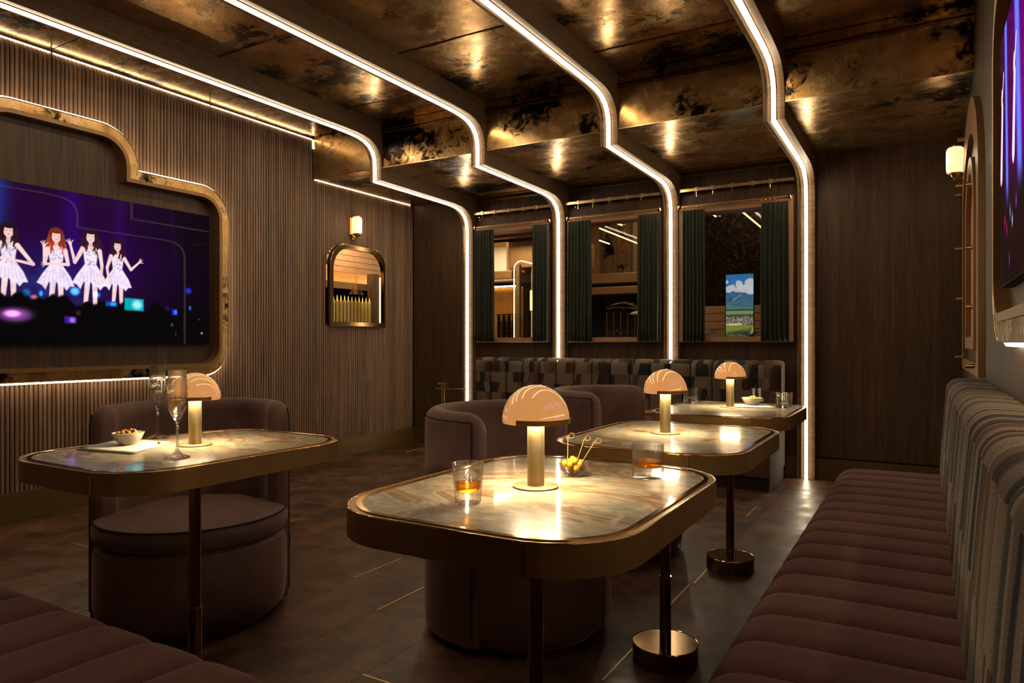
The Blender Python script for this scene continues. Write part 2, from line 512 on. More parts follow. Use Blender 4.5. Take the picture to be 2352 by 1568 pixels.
# ---- left wall: fluted slats
wl = struct(build('wall_left', MB().box(XL-.14, XL-.022, YF-.1, 4.62, 0, ZC+.1).box(XL-.14, XL-.022, 5.60, YB+.1, 0, ZC+.1)
                  .box(XL-.14, XL-.022, 4.62, 5.60, 0, 1.215).box(XL-.14, XL-.022, 4.62, 5.60, 1.96, ZC+.1), 'slat_back'))
sp = .0256; wdt = .0195
def slat_mesh(z0, z1):
    pr = [(-.022, -wdt/2), (-.004, -wdt/2), (0, -wdt/2+.004), (0, wdt/2-.004), (-.004, wdt/2), (-.022, wdt/2)]
    return MB().prism(pr, 'z', z0, z1)
protos = {}
y = 1.0; 
while y < YB-.01:
    zt = ZC-.02 if y < YS-.01 else ZS-.005
    segs = [(.16, zt)]
    if 4.60 < y < 5.385:
        dy = max(0, abs(y-4.995)-.175); segs = [(.16, 1.215), (round(1.765+math.sqrt(max(0, .205**2-dy*dy)), 3), zt)]
    for sgm in segs:
        if sgm not in protos: protos[sgm] = build('slat', slat_mesh(*sgm), 'slat_wood', wl); o = protos[sgm]
        else: o = instance(protos[sgm], (0, 0, 0), wl)
        o.location = (XL, y, 0)
    y += sp
build('plain_panel', MB().box(XL-.022, XL, YF, .985, .16, ZC-.02), 'slat_wood', wl)
struct(build('baseboard_left', MB().box(XL-.02, XL+.012, YF, YB, 0, .16), 'baseboard'))
# cove light strips on the wall top
cv = empty('cove_light', (XL, 3, ZC)); tag(cv, 'thin warm light line along the top of the fluted left wall', 'light')
for a, c, z in [(.9, 2.282, ZC-.022), (2.297, 3.40, ZC-.022), (3.415, YS-.02, ZC-.022), (YS+.02, 5.26, ZS-.0), (5.275, YB-.06, ZS-.0)]:
    o = build('light_strip', MB().box(XL-.006, XL+.004, a, c, z-.003, z+.003), 'cove'); o.parent = cv; o.location = (-XL, -3, -ZC)
o = build('light_strip', MB().box(XL-.002, XL+.006, YS-.008, YS, ZC-.10, ZC-.022), 'cove'); o.parent = cv; o.location = (-XL, -3, -ZC)

# ---- back wall: vertical wooden planks around three windows
wb = struct(build('wall_back', MB().box(XL-.2, -3.80, YB+.02, YB+.12, 0, 2.6).box(-3.06, -2.79, YB+.02, YB+.12, 0, 2.6).box(-1.98, -1.74, YB+.02, YB+.12, 0, 2.6)
                  .box(-.90, XR+.2, YB+.02, YB+.12, 0, 2.6).box(-3.80, -.90, YB+.02, YB+.12, 0, 1.08).box(-3.80, -.90, YB+.02, YB+.12, 2.17, 2.6), 'black'))
WIN = [(-3.82, -3.02), (-2.815, -1.944), (-1.772, -.869)]
def planks(x0, x1, z0, z1, pw=.21):
    n = max(1, round((x1-x0)/pw)); st = (x1-x0)/n
    for k in range(n):
        build('wall_plank', MB().box(x0+k*st+.001, x0+(k+1)*st-.001, YB, YB+.02, z0, z1), 'panel_wood', wb)
planks(XL, RIBS[0], .16, ZS, .37)
for k, (a, c) in enumerate(WIN):
    l = RIBS[k]; r = RIBS[k+1]
    planks(l, a-.0, .16, ZS, .2); planks(c, r, .16, ZS, .2)
    planks(a, c, .16, 1.058, .2); planks(a, c, 2.20, ZS, .2)
planks(RIBS[3], XR, .17, ZS, 1.2)
struct(build('baseboard_back', MB().box(XL, XR, YB-.012, YB+.02, 0, .16), 'baseboard'))
# right wall and front wall
struct(build('wall_right', MB().box(XR, XR+.1, YF-.1, YB+.1, 0, ZC+.1), 'dark_panel'))
struct(build('wall_front', MB().box(XL-.2, XR+.2, YF-.12, YF, 0, ZC+.1), 'panel_wood'))

# ---- windows with frame, pane
for k, (a, c) in enumerate(WIN):
    z0, z1 = 1.058, 2.20
    f = MB(); fw = .045
    A = [(a, z0), (c, z0), (c, z1), (a, z1)]; B = [(a+fw, z0+fw-.003), (c-fw, z0+fw-.003), (c-fw, z1-fw-.02), (a+fw, z1-fw-.02)]
    f.ring(A, B, 'y', YB-.062, YB+.14)
    wo = struct(build('window_%d' % (k+1), f, 'tan'))
    build('glass_pane', MB().box(a+fw, c-fw, YB+.06, YB+.064, z0+fw, z1-fw), 'pane', wo)
    build('sill_edge', MB().box(a-.004, c+.004, YB-.068, YB-.062, z0-.004, z0+.003), 'brass', wo)

# ---------------------------------------------------------------- light arches
inner = [(YF, 2.72), (3.6, 2.72), (4.0, 2.72), (4.14, 2.717), (4.23, 2.710), (4.30, 2.695), (4.36, 2.665), (4.40, 2.625), (4.424, 2.57), (4.43, 2.50), (4.43, 2.39),
         (5.30, 2.382), (5.48, 2.380), (5.60, 2.370), (5.68, 2.345), (5.74, 2.305), (5.775, 2.25), (5.787, 2.18), (5.79, 2.05), (5.79, 0)]
outer = [(YF, ZC), (3.6, ZC), (4.0, ZC), (4.14, ZC), (4.23, ZC), (4.30, ZC), (4.36, ZC), (4.40, ZC), (YS, ZC), (YS, 2.60), (YS, ZS),
         (5.30, ZS), (5.48, ZS), (5.60, ZS), (5.68, ZS), (5.74, ZS), (YB, ZS), (YB, 2.30), (YB, 2.05), (YB, 0)]
def path_normals(P):
    out = []
    for i in range(len(P)):
        def nn(a, b):
            e = Vector(b)-Vector(a); e.normalize(); return Vector((e.y, -e.x))
        if i == 0: m = nn(P[0], P[1])
        elif i == len(P)-1: m = nn(P[-2], P[-1])
        else:
            a = nn(P[i-1], P[i]); b = nn(P[i], P[i+1]); m = (a+b); m = m*(2/m.length_squared)
        out.append(m)
    return out
PN = path_normals(inner)   # room side is below/in front
def off(d): return [(p[0]+n.x*d, p[1]+n.y*d) for p, n in zip(inner, PN)]
def rib_band(name, x0, x1, d0, d1, mat, par):
    A = off(d0); B = off(d1)
    A = [(max(q[0], .75), q[1]) for q in A]; B = [(max(q[0], .75), q[1]) for q in B]
    G = [[(x0, *A[i]), (x1, *A[i]), (x1, *B[i]), (x0, *B[i])] for i in range(len(A))]
    m = MB(); b = m.quadgrid(G, closed_v=True); e = b+4*(len(A)-1)
    m.f += [(b, b+1, b+2, b+3), (e+3, e+2, e+1, e)]
    return build(name, m, mat, par, smooth=30)
sgn = 1 if (inner[1][1]+PN[1].y*.01) < inner[1][1] else -1
ribs_lab = ['light arch nearest the fluted wall, its foot hidden behind a velvet chair', 'light arch between the first and second curtained windows', 'light arch between the second and third curtained windows', 'light arch farthest right, its bright strip reaching the floor by the plain wall']
for k, x in enumerate(RIBS):
    r_ = empty('light_arch', (x, YB, 0)); tag(r_, 'wooden '+ribs_lab[k], 'arch', 'illuminated ceiling arches')
    m = MB()
    G = [[(-HW, inner[i][0]-YB, inner[i][1]), (HW, inner[i][0]-YB, inner[i][1]), (HW, outer[i][0]-YB, outer[i][1]), (-HW, outer[i][0]-YB, outer[i][1])] for i in range(len(inner))]
    b = m.quadgrid(G, closed_v=True); e = b+4*(len(inner)-1); m.f += [(b, b+1, b+2, b+3), (e+3, e+2, e+1, e)]
    build('arch_body', m, 'rib_wood', r_, smooth=25)
    for nm, a, c, d1, mt in (('led_strip', -.0118, .0118, .014, 'led'), ('brass_trim', -.041, -.035, .004, 'brass'), ('channel_edge', -.017, -.0125, .004, 'brass_dark'), ('channel_edge', .0125, .017, .004, 'brass_dark')):
        o = rib_band(nm, a, c, 0, d1*sgn, mt, r_); o.location = (0, -YB, 0)

# ---------------------------------------------------------------- painted light screens (colour stored per vertex)
def screen_mesh(name, corner, eu, ev, nu, nv, fn, parent, strength):
    u = (np.arange(nu+1))/nu; v = (np.arange(nv+1))/nv
    UU, VV = np.meshgrid(u, v, indexing='ij')
    P = np.array(corner)[None, None, :]+UU[..., None]*np.array(eu)+VV[..., None]*np.array(ev)
    col = fn(UU, VV)
    me = bpy.data.meshes.new(name)
    idx = np.arange((nu+1)*(nv+1)).reshape(nu+1, nv+1)
    q = np.stack([idx[:-1, :-1], idx[1:, :-1], idx[1:, 1:], idx[:-1, 1:]], -1).reshape(-1, 4)
    me.vertices.add((nu+1)*(nv+1)); me.vertices.foreach_set('co', P.reshape(-1, 3).astype(np.float32).ravel())
    me.loops.add(q.size); me.loops.foreach_set('vertex_index', q.ravel().astype(np.int32))
    me.polygons.add(len(q)); me.polygons.foreach_set('loop_start', np.arange(0, q.size, 4, dtype=np.int32))
    me.update(calc_edges=True)
    at = me.color_attributes.new('picture', 'FLOAT_COLOR', 'POINT')
    c4 = np.ones((col.shape[0]*col.shape[1], 4), np.float32); c4[:, :3] = np.clip(col.reshape(-1, 3), 0, 1)
    c4[:, :3] = np.where(c4[:, :3] <= .04045, c4[:, :3]/12.92, ((c4[:, :3]+.055)/1.055)**2.4)
    at.data.foreach_set('color', c4.ravel())
    t = NT(name+'_light')
    a = t.node('ShaderNodeAttribute', attribute_name='picture')
    t.set(Base_Color=(.01, .01, .012), Roughness=.012, Specular_IOR_Level=.015, Emission_Strength=strength)
    t.link(a.outputs['Color'], t.b.inputs['Emission Color'])
    me.materials.append(t.m)
    o = bpy.data.objects.new(name, me); C.objects.link(o); o.parent = parent
    return o
def ss(e0, e1, x):
    t = np.clip((x-e0)/(e1-e0), 0, 1); return t*t*(3-2*t)
class Paint:
    def __init__(s, X, Y): s.X = X; s.Y = Y; s.c = np.zeros(X.shape+(3,))
    def fill(s, c): s.c[:] = c
    def over(s, a, c): s.c = s.c*(1-a[..., None])+np.array(c)*a[..., None]
    def add(s, a, c): s.c = s.c+np.array(c)*a[..., None]
    def cap(s, x0, y0, x1, y1, r0, r1, c, soft=1.0):
        dx, dy = x1-x0, y1-y0; L = dx*dx+dy*dy+1e-9
        t = np.clip(((s.X-x0)*dx+(s.Y-y0)*dy)/L, 0, 1)
        d = np.hypot(s.X-(x0+t*dx), s.Y-(y0+t*dy))-(r0+(r1-r0)*t)
        s.over(1-ss(-soft, soft, d), c)
    def ell(s, x, y, rx, ry, c, soft=.12):
        d = np.hypot((s.X-x)/rx, (s.Y-y)/ry); s.over(1-ss(1-soft, 1+soft, d), c)
    def poly(s, pts, c, soft=1.0):
        P = np.array(pts, float); n = len(P); inside = np.zeros(s.X.shape, bool); dist = np.full(s.X.shape, 1e9)
        for i in range(n):
            a = P[i]; b = P[(i+1) % n]
            cond = ((a[1] > s.Y) != (b[1] > s.Y)) & (s.X < (b[0]-a[0])*(s.Y-a[1])/(b[1]-a[1]+1e-12)+a[0])
            inside ^= cond
            dx, dy = b-a; L = dx*dx+dy*dy+1e-9
            t = np.clip(((s.X-a[0])*dx+(s.Y-a[1])*dy)/L, 0, 1)
            dist = np.minimum(dist, np.hypot(s.X-(a[0]+t*dx), s.Y-(a[1]+t*dy)))
        sd = np.where(inside, -dist, dist); s.over(1-ss(-soft, soft, sd), c)
def vnoise(X, Y, s, seed):
    g = np.random.RandomState(seed).rand(64, 64)
    x = X/s; y = Y/s; xi = np.floor(x).astype(int); yi = np.floor(y).astype(int); fx = x-xi; fy = y-yi
    fx = fx*fx*(3-2*fx); fy = fy*fy*(3-2*fy)
    G = lambda a, b: g[a % 64, b % 64]
    return (G(xi, yi)*(1-fx)+G(xi+1, yi)*fx)*(1-fy)+(G(xi, yi+1)*(1-fx)+G(xi+1, yi+1)*fx)*fy

# Concert picture: canvas of 744 x 330 units; x from the left end of the screen, y down.
SK = (1.0, .86, .84); SK2 = (.95, .72, .70); DR = (.97, .90, .96); HR = (.17, .07, .11)
def concert(U, V):
    X = U*744; Y = (1-V)*330
    p = Paint(X, Y); p.fill((.125, .0, .16))
    f = ss(744, 430, X)
    p.c *= (.25+.85*f)[..., None]
    p.over(.55*(1-ss(40, 300, Y))*f, (.13, .0, .19))
    for bx, bw, tl, col, st in ((406, 20, .02, (.10, .0, .45), .9), (511, 15, .03, (.13, .0, .38), .7), (262, 24, -.05, (.0, .42, .72), 1.1), (637, 9, .10, (.22, .0, .28), .5), (150, 24, -.1, (.1, .1, .6), .8), (60, 20, .05, (.2, 0, .45), .7)):
        d = np.abs(X-bx-tl*Y)/bw; p.add(np.exp(-d*d)*st*ss(250, 30, Y)*.42, col)
    t = np.exp(-(((X-375)/110)**2+((Y-205)/60)**2)); t *= .45+.9*vnoise(X, Y, 22, 3)
    p.add(t*.5, (.0, .28, .40))
    p.add(np.exp(-(((X-470)/200)**2+((Y-150)/80)**2))*.5, (.04, .0, .17))
    def legs(x, y, w, l, sp=1):
        p.cap(x-w*.45, y, x-w*.7*sp, y+l*.55, w*.36, w*.26, SK); p.cap(x-w*.7*sp, y+l*.55, x-w*.55*sp, y+l, w*.25, w*.18, SK2)
        p.cap(x+w*.45, y, x+w*.5*sp, y+l*.55, w*.36, w*.26, SK); p.cap(x+w*.5*sp, y+l*.55, x+w*.35*sp, y+l, w*.25, w*.18, SK2)
    def girl(x, y, k, hair, armL, armR, kind):
        # k: unit; head centre at (x, y)
        for s_ in (-1, 1):
            p.cap(x+s_*k*.45, y-k*.2, x+s_*k*1.0, y+k*2.1, k*.55, k*.30, hair)
            p.cap(x+s_*k*.75, y+k*.9, x+s_*k*1.25, y+k*2.8, k*.28, k*.10, hair)
        p.ell(x, y+k*.05, k*1.35, k*1.5, hair); p.ell(x-k*.9, y+k*1.5, k*.65, k*1.3, hair); p.ell(x+k*.9, y+k*1.5, k*.65, k*1.3, hair)
        legs(x+k*.1, y+k*8.2, k*1.4, k*7.6)
        p.cap(x, y+k*.9, x, y+k*1.9, k*.33, k*.38, SK2)
        p.cap(x-k*1.25, y+k*2.35, x+k*1.25, y+k*2.35, k*.5, k*.5, SK)
        p.poly([(x-k*1.35, y+k*2.5), (x-k*.3, y+k*2.75), (x+k*.3, y+k*2.75), (x+k*1.35, y+k*2.5), (x+k*1.0, y+k*5.3), (x+k*1.3, y+k*6.2), (x-k*1.3, y+k*6.2), (x-k*1.0, y+k*5.3)], DR, k*.15)
        hem = [(x-k*1.05, y+k*5.2), (x+k*1.05, y+k*5.2), (x+k*2.4, y+k*7.2), (x+k*3.1, y+k*8.9)]
        for q in range(9):
            hem.append((x+k*(2.3-q*.58), y+k*(8.35+(.7 if q % 2 else -.05)+(.7 if q < 3 or q > 6 else 0))))
        hem += [(x-k*3.2, y+k*8.6), (x-k*2.3, y+k*7.0)]
        p.poly(hem, (.98, .92, 1.0), k*.12)
        for q in range(7):
            p.cap(x-k*1.5+q*k*.5, y+k*6.6, x-k*2.0+q*k*.68, y+k*8.3, k*.05, k*.05, (.84, .74, .88), k*.08)
        rr = random.Random(int(x))
        for q in range(16):
            a, b = rr.uniform(-1, 1), rr.uniform(2.9, 5.8)
            p.ell(x+a*k*.9, y+b*k, k*.13, k*.10, (.60, .54, .66), .7)
        for q in range(26):
            sg = 1 if q % 2 else -1; a = rr.uniform(.7, 1.35); b = rr.uniform(-.2, 1.4)
            hc_ = tuple(c_*rr.uniform(.8, 1.9) for c_ in hair)
            x_, y_ = x+sg*a*k, y+b*k
            for w_ in range(3):
                nx, ny = x_+rr.uniform(-.28, .38)*k*sg, y_+rr.uniform(.45, .8)*k
                p.cap(x_, y_, nx, ny, k*.14, k*.09, hc_, k*.08); x_, y_ = nx, ny
        p.ell(x, y+k*.22, k*.80, k*1.02, SK, .1)
        p.ell(x-k*.45, y+k*.5, k*.2, k*.25, (1, .76, .76), .8); p.ell(x+k*.45, y+k*.5, k*.2, k*.25, (1, .76, .76), .8)
        p.ell(x, y-k*.80, k*1.0, k*.50, hair, .3); p.cap(x-k*.85, y-k*.4, x-k*.9, y+k*1.2, k*.2, k*.15, hair); p.cap(x+k*.85, y-k*.4, x+k*.9, y+k*1.2, k*.2, k*.15, hair)
        p.ell(x-k*.32, y+k*.08, k*.17, k*.07, (.38, .22, .28), .5); p.ell(x+k*.32, y+k*.08, k*.17, k*.07, (.38, .22, .28), .5)
        p.ell(x, y+k*.42, k*.09, k*.14, (.95, .76, .74), .6); p.ell(x, y+k*.74, k*.20, k*.08, (.80, .32, .38), .5)
        p.cap(x-k*.75, y+k*.35, x-k*.25, y+k*.85, k*.045, k*.045, (1, .9, .8), k*.06)
        for arm in (armL, armR):
            pts = [(x+a*k, y+b*k) for a, b in arm]
            rad = [.42, .30, .20]
            for q in range(len(pts)-1):
                p.cap(*pts[q], *pts[q+1], k*rad[q], k*rad[q+1], SK)
            hx, hy = pts[-1]; dx, dy = (pts[-1][0]-pts[-2][0]), (pts[-1][1]-pts[-2][1]); L = math.hypot(dx, dy); dx /= L; dy /= L
            p.ell(hx, hy, k*.30, k*.26, SK, .2)
            for an in (-.7, -.25, .2, .9):
                ca, sa = math.cos(an), math.sin(an)
                p.cap(hx, hy, hx+(dx*ca-dy*sa)*k*.85, hy+(dx*sa+dy*ca)*k*.85, k*.11, k*.06, SK, k*.06)
    girl(285, 99, 11.6, (.14, .06, .10), [(-1.4, 2.5), (-3.0, 4.5), (-1.1, 5.0)], [(1.4, 2.5), (3.9, 5.6), (.6, 5.1)], 0)
    girl(180, 100, 12.0, (.2, .08, .06), [(-1.4, 2.5), (-2.2, 5.0), (-3.4, 3.0)], [(1.4, 2.5), (2.2, 5.2), (2.0, 7)], 0)
    girl(375, 98, 12.0, (.48, .17, .10), [(-1.4, 2.6), (-1.9, 5.0), (-2.0, 2.0)], [(1.5, 2.6), (2.0, 5.0), (-1.6, 5.2)], 1)
    girl(446, 90, 12.3, (.16, .06, .11), [(-1.4, 2.5), (-2.7, 5.0), (-3.5, 1.8)], [(1.6, 2.6), (2.0, 5.2), (1.9, 7.4)], 2)
    girl(506, 103, 10.8, (.16, .06, .11), [(-1.4, 2.5), (-2.2, 5.0), (-1.9, 7.4)], [(1.5, 2.8), (2.9, 5.0), (4.8, 3.2)], 3)
    body = np.clip((p.c.min(axis=2)-.6)*4, 0, 1)
    sh_ = vnoise(X, Y, 7, 21)*.6+vnoise(X, Y, 3.2, 22)*.4
    p.over(body*ss(.45, .8, sh_)*.35, (.80, .62, .78))
    # crowd and raised phones
    top = 238+14*(vnoise(X, Y*0, 26, 5)-.5)*2+8*(vnoise(X, Y*0, 9, 8)-.5)
    top = top+np.where((X > 620), (X-620)*.10, 0)
    p.over(ss(-3, 5, Y-top), (.008, .004, .012))
    for cx in (480, 520, 545, 590, 340, 380, 640, 300, 210, 120, 60):
        p.ell(cx-40, 243+(cx % 7)*2, 13, 15, (.01, .004, .015), .15)
    def glow(x, y, rx, ry, c, st=1):
        d = ((X-x)/rx)**2+((Y-y)/ry)**2; p.c = p.c+np.array(c)*(np.exp(-d*d)*st)[..., None]
    def phone(x, y, w_, h_, c, c2):
        p.poly([(x-w_, y-h_), (x+w_, y-h_*.9), (x+w_, y+h_), (x-w_, y+h_*.9)], c, 2.2); p.ell(x+w_*.3, y, w_*.5, h_*.7, c2, .6)
    phone(545, 238, 23, 15, (.0, .66, .72), (.70, .95, .98))
    phone(492, 239, 13, 6, (.03, .30, .75), (.25, .65, 1))
    phone(404, 278, 12, 8, (.25, .12, .60), (.7, .45, .9))
    phone(647, 252, 8, 8, (.05, .15, .7), (.3, .5, 1)); phone(628, 244, 6, 6, (.05, .08, .2), (.1, .1, .4))
    glow(297, 270, 32, 15, (.55, .28, .60), 1); glow(292, 268, 15, 7, (.7, .5, .7), 1)
    glow(413, 215, 10, 9, (.25, .8, 1), 1); glow(459, 220, 8, 6, (.2, .6, 1), .9); glow(332, 232, 7, 5, (.9, .5, .4), .7)
    glow(318, 224, 8, 8, (.0, .35, .5), .8); glow(345, 224, 4, 6, (.1, .7, .9), .8)
    glow(685, 197, 9, 8, (.10, .18, .75), 1); glow(689, 240, 4, 6, (.1, .5, .9), .8); glow(640, 283, 4, 4, (.4, .5, .8), .6); glow(650, 305, 2, 7, (.1, .25, .7), .6)
    glow(715, 268, 4, 3, (.3, .15, .3), .8); glow(722, 303, 3, 3, (.8, .75, .9), .9); glow(420, 262, 6, 6, (.35, .15, .2), .7)
    return p.c

def tv_frame(outline, xw, xf, side, led_where, name_label, slab_z):
    """outline: closed (Y,Z) polygon, counter-clockwise; xw wall plane, xf front plane"""
    r_ = empty('screen_frame', (xw, 0, 0)); tag(r_, name_label, 'frame')
    O = outline; w1 = offset_poly(O, -.058); w2 = offset_poly(O, -.083)
    sg = 1 if xf > xw else -1
    def sh(o): o.location = (-xw, 0, 0); return o
    a, b = sorted((xw+.0*sg, xf))
    sh(build('metal_band', MB().ring(O, w1, 'x', a, b), 'antique', r_))
    a, b = sorted((xw, xf+.006*sg)); sh(build('inner_lip', MB().ring(w1, w2, 'x', a, b), 'frame_gold', r_, ))
    a, b = sorted((xw+.002*sg, xw+.012*sg)); m = MB()
    m.prism(w2, 'x', a, b); sh(build('backing_board', m, 'panel_wood', r_))
    T = offset_poly(O, .007)
    xs = xf-.02*sg
    sh(build('edge_light', MB().tube([(xs, y_, z_) for y_, z_ in T], .0062, 6, closed=True), 'cove', r_))
    T2 = offset_poly(O, -.001)
    sh(build('edge_bead', MB().tube([(xf, y_, z_) for y_, z_ in T2], .003, 6, closed=True), 'brass', r_))
    return r_
def arc(cx, cy, r, a0, a1, n=10): return [(cx+r*math.cos(math.radians(a0+(a1-a0)*i/n)), cy+r*math.sin(math.radians(a0+(a1-a0)*i/n))) for i in range(n+1)]
def tv_outline(yc, hw, hb, z0, z1, z2, r1=.21, r2=.2):
    # stepped outline: wide lower block up to z1 and a narrower crown up to z2
    P = []
    P += arc(yc+hw-r1, z0+r1, r1, -90, 0)
    P += arc(yc+hw-r1*1.1, z1-r1*1.1, r1*1.1, 0, 90)
    P += [(yc+hb, z1)]
    P += arc(yc+hb-r2*1.25, z2-r2*1.25, r2*1.25, 0, 90)
    P += arc(yc-hb+r2*1.25, z2-r2*1.25, r2*1.25, 90, 180)
    P += [(yc-hb, z1)]
    P += arc(yc-hw+r1*1.1, z1-r1*1.1, r1*1.1, 90, 180)
    P += arc(yc-hw+r1, z0+r1, r1, 180, 270)
    return P
OL = tv_outline(2.29, 1.215, .505, .815, 2.205, 2.468)
tv_frame(OL, XL+.0, XL+.085, 1, None, 'stepped brass frame with glowing edge on the fluted left wall, around the stage picture', 0)
tvl = empty('television', (XL+.05, 2.29, 1.04)); tag(tvl, 'wide flat screen on the left wall showing four performers on stage above a dark crowd', 'television')
Y0s, Y1s = 1.20, 3.362
o = build('screen_body', MB().box(XL+.02, XL+.055, Y0s, Y1s, 1.04, 1.995), 'black', tvl); o.location = (-tvl.location.x, -tvl.location.y, -tvl.location.z)
# picture runs left to right as seen from the room (increasing Y)
o = screen_mesh('screen_picture', (XL+.0565, Y0s+.003, 1.043), (0, Y1s-Y0s-.006, 0), (0, 0, .949), 660, 290, concert, tvl, 1.0)
o.location = (-tvl.location.x, -tvl.location.y, -tvl.location.z)

def beams(U, V):
    X = U*600; Y = (1-V)*200
    p = Paint(X, Y); p.fill((.26, .0, .20))
    p.c *= (.35+.75*ss(600, 420, X))[..., None]
    p.over(ss(110, 150, Y)*.9, (.07, .02, .03))
    for bx, bw, tl in ((548, 9, .10), (470, 14, .16), (400, 10, -.1), (300, 16, .2), (180, 12, -.15)):
        d = np.abs(X-bx-tl*(Y-60)*(-1))/bw
        p.over(np.exp(-d**4)*ss(150, 120, Y)*.95, (.30, .55, 1.0)); d2 = np.abs(X-bx-tl*(Y-60)*(-1))/(bw*4); p.add(np.exp(-d2*d2)*.25*ss(160, 90, Y), (.5, .0, .8))
    for cx in range(40, 600, 90):
        p.cap(cx, 60, cx+8, 110, 7, 9, DR); p.cap(cx+5, 60, cx-10, 35, 3, 3, SK); p.ell(cx+3, 50, 6, 8, SK)
    for cx, cy, c in ((520, 150, (.3, .8, 1)), (505, 158, (.9, .9, 1)), (560, 152, (.9, .1, .4)), (545, 160, (.7, .1, .6)), (480, 148, (.5, .3, 1)), (525, 184, (.6, .1, .8))):
        d = ((X-cx)/3)**2+((Y-cy)/5)**2; p.add(np.exp(-d), c)
    return p.c
OR = tv_outline(1.45, 1.21, .5, 1.052, 2.12, 2.42)
tv_frame(OR, XR, XR-.045, -1, None, 'rounded brass frame with a light line below, at the right edge on the wood wall', 0)
tvr = empty('television', (.2, 1.45, 1.2)); tag(tvr, 'flat screen at the right edge showing magenta haze and blue light beams', 'television')
o = build('screen_body', MB().box(.1935, .225, .44, 2.462, 1.208, 1.915), 'black', tvr); o.location = -tvr.location
o = screen_mesh('screen_picture', (.1922, .443, 1.211), (0, 2.016, 0), (0, 0, .70), 400, 140, beams, tvr, 1.0); o.location = -tvr.location

# ---------------------------------------------------------------- small arched hatch in the left wall and what lies beyond
ho = []
hc, hh = 4.985, .355
def hatch_outline(d):
    return [(hc-hh-d, 1.215-d), (hc+hh+d, 1.215-d)]+arc(hc+hh+d-.20, 1.955+d-.20, .20, 0, 90)+arc(hc-hh-d+.20, 1.955+d-.20, .20, 90, 180)
hf = struct(build('window_4', MB().ring([(a if a < hc else a+.020, b) for a, b in hatch_outline(.012)], [(a if a < hc else a+.033, b) for a, b in hatch_outline(-.028)], 'x', XL-.004, XL+.035), 'brass_dark', smooth=30))
build('frame_bead', MB().tube([(XL+.036, a if a < hc else a+.020, b) for a, b in hatch_outline(.010)], .003, 6, closed=True), 'brass', hf)
build('sill_edge', MB().box(XL-.02, XL+.02, hc-hh+.01, hc+hh+.02, 1.215, 1.245), 'frame_gold', hf)
nb = struct(build('wall_bar', MB().box(-6.9, -6.8, 4.2, 7.6, .6, 2.8).box(-6.8, XL-.16, 4.1, 4.2, .6, 2.8).box(-6.8, XL-.2, 7.5, 7.6, .6, 2.8), 'black'))
struct(build('floor_bar', MB().box(-6.9, XL-.15, 4.1, 7.6, .55, .6), 'black'))
struct(build('ceiling_bar', MB().box(-6.9, XL-.15, 4.1, 7.6, 2.8, 2.85), 'black'))
sf = empty('plank_soffit', (-5.3, 5.6, 1.9)); tag(sf, 'tan boarded soffit seen through the small hatch in the fluted wall', 'soffit')
for k in range(7):
    z = 1.80+k*.062
    o = build('board', MB().box(-5.33, -5.30, 4.3, 7.2, z, z+.057), 'tan', sf); o.location = -sf.location
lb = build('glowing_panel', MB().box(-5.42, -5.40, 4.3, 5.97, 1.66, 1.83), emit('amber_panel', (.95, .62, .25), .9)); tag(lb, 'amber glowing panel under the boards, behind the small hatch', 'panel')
bmn = build('rail_beam', MB().box(-5.32, -5.26, 4.3, 5.88, 1.62, 1.69), 'frame_gold'); tag(bmn, 'dull gold beam above the row of gold tubes in the hatch', 'beam')
pst = build('bar_post', MB().box(-5.24, -5.16, 5.80, 5.90, 1.001, 1.80), 'panel_wood'); tag(pst, 'dark wood post right of the gold tubes in the hatch', 'post')
lt = build('bar_light', MB().box(-5.17, -5.15, 5.905, 5.945, 1.001, 1.77), emit('bar_tube', (1, .86, .66), 1.5)); tag(lt, 'upright glowing tube at the right side of the small hatch', 'light')
ty = [5.144+.0531*k for k in range(11)]
tb = None
lab_t = ['first', 'second', 'third', 'fourth', 'fifth', 'sixth', 'seventh', 'eighth', 'ninth', 'tenth', 'last']
for k, y in enumerate(ty):
    if tb is None:
        tb = build('gold_tube', MB().lathe([(0, .0), (.017, 0), (.017, .475), (.010, .480), (0, .535)], 16), plain('pale_gold', (1.0, .84, .52), .3, Metallic=.3), smooth=True); o = tb
    else: o = instance(tb, (0, 0, 0))
    o.location = (-5.1, y, 1.001); tag(o, 'pointed gold tube behind the hatch, %s in the row from the left' % lab_t[k], 'tube', 'row of pointed gold tubes')
shl = build('bar_counter', MB().box(-5.4, -4.95, 4.3, 5.95, .58, 1.0), 'frame_gold'); tag(shl, 'gold counter below the row of pointed tubes', 'counter')
g = build('glass_pendant', MB().lathe([(.012, .30), (.012, .12), (.02, .10), (.075, .0), (.073, -.002), (.010, .10), (.010, .30)], 24), 'glass', smooth=True); g.location = (-5.05, 5.42, 1.55); tag(g, 'clear bell shaped glass hanging behind the gold tubes', 'pendant')
a_ = bpy.data.lights.new('bar_fill', 'AREA'); a_.energy = 18; a_.size = .5; a_.color = (1, .78, .45)  # fill light added to brighten the tubes and boards, not a fitting
ao = bpy.data.objects.new('bar_fill', a_); C.objects.link(ao); ao.location = (-4.90, 5.3, 2.3); ao.rotation_euler = (0, math.radians(20), 0); tag(ao, 'added warm fill light for the bar behind the hatch', 'lamp')

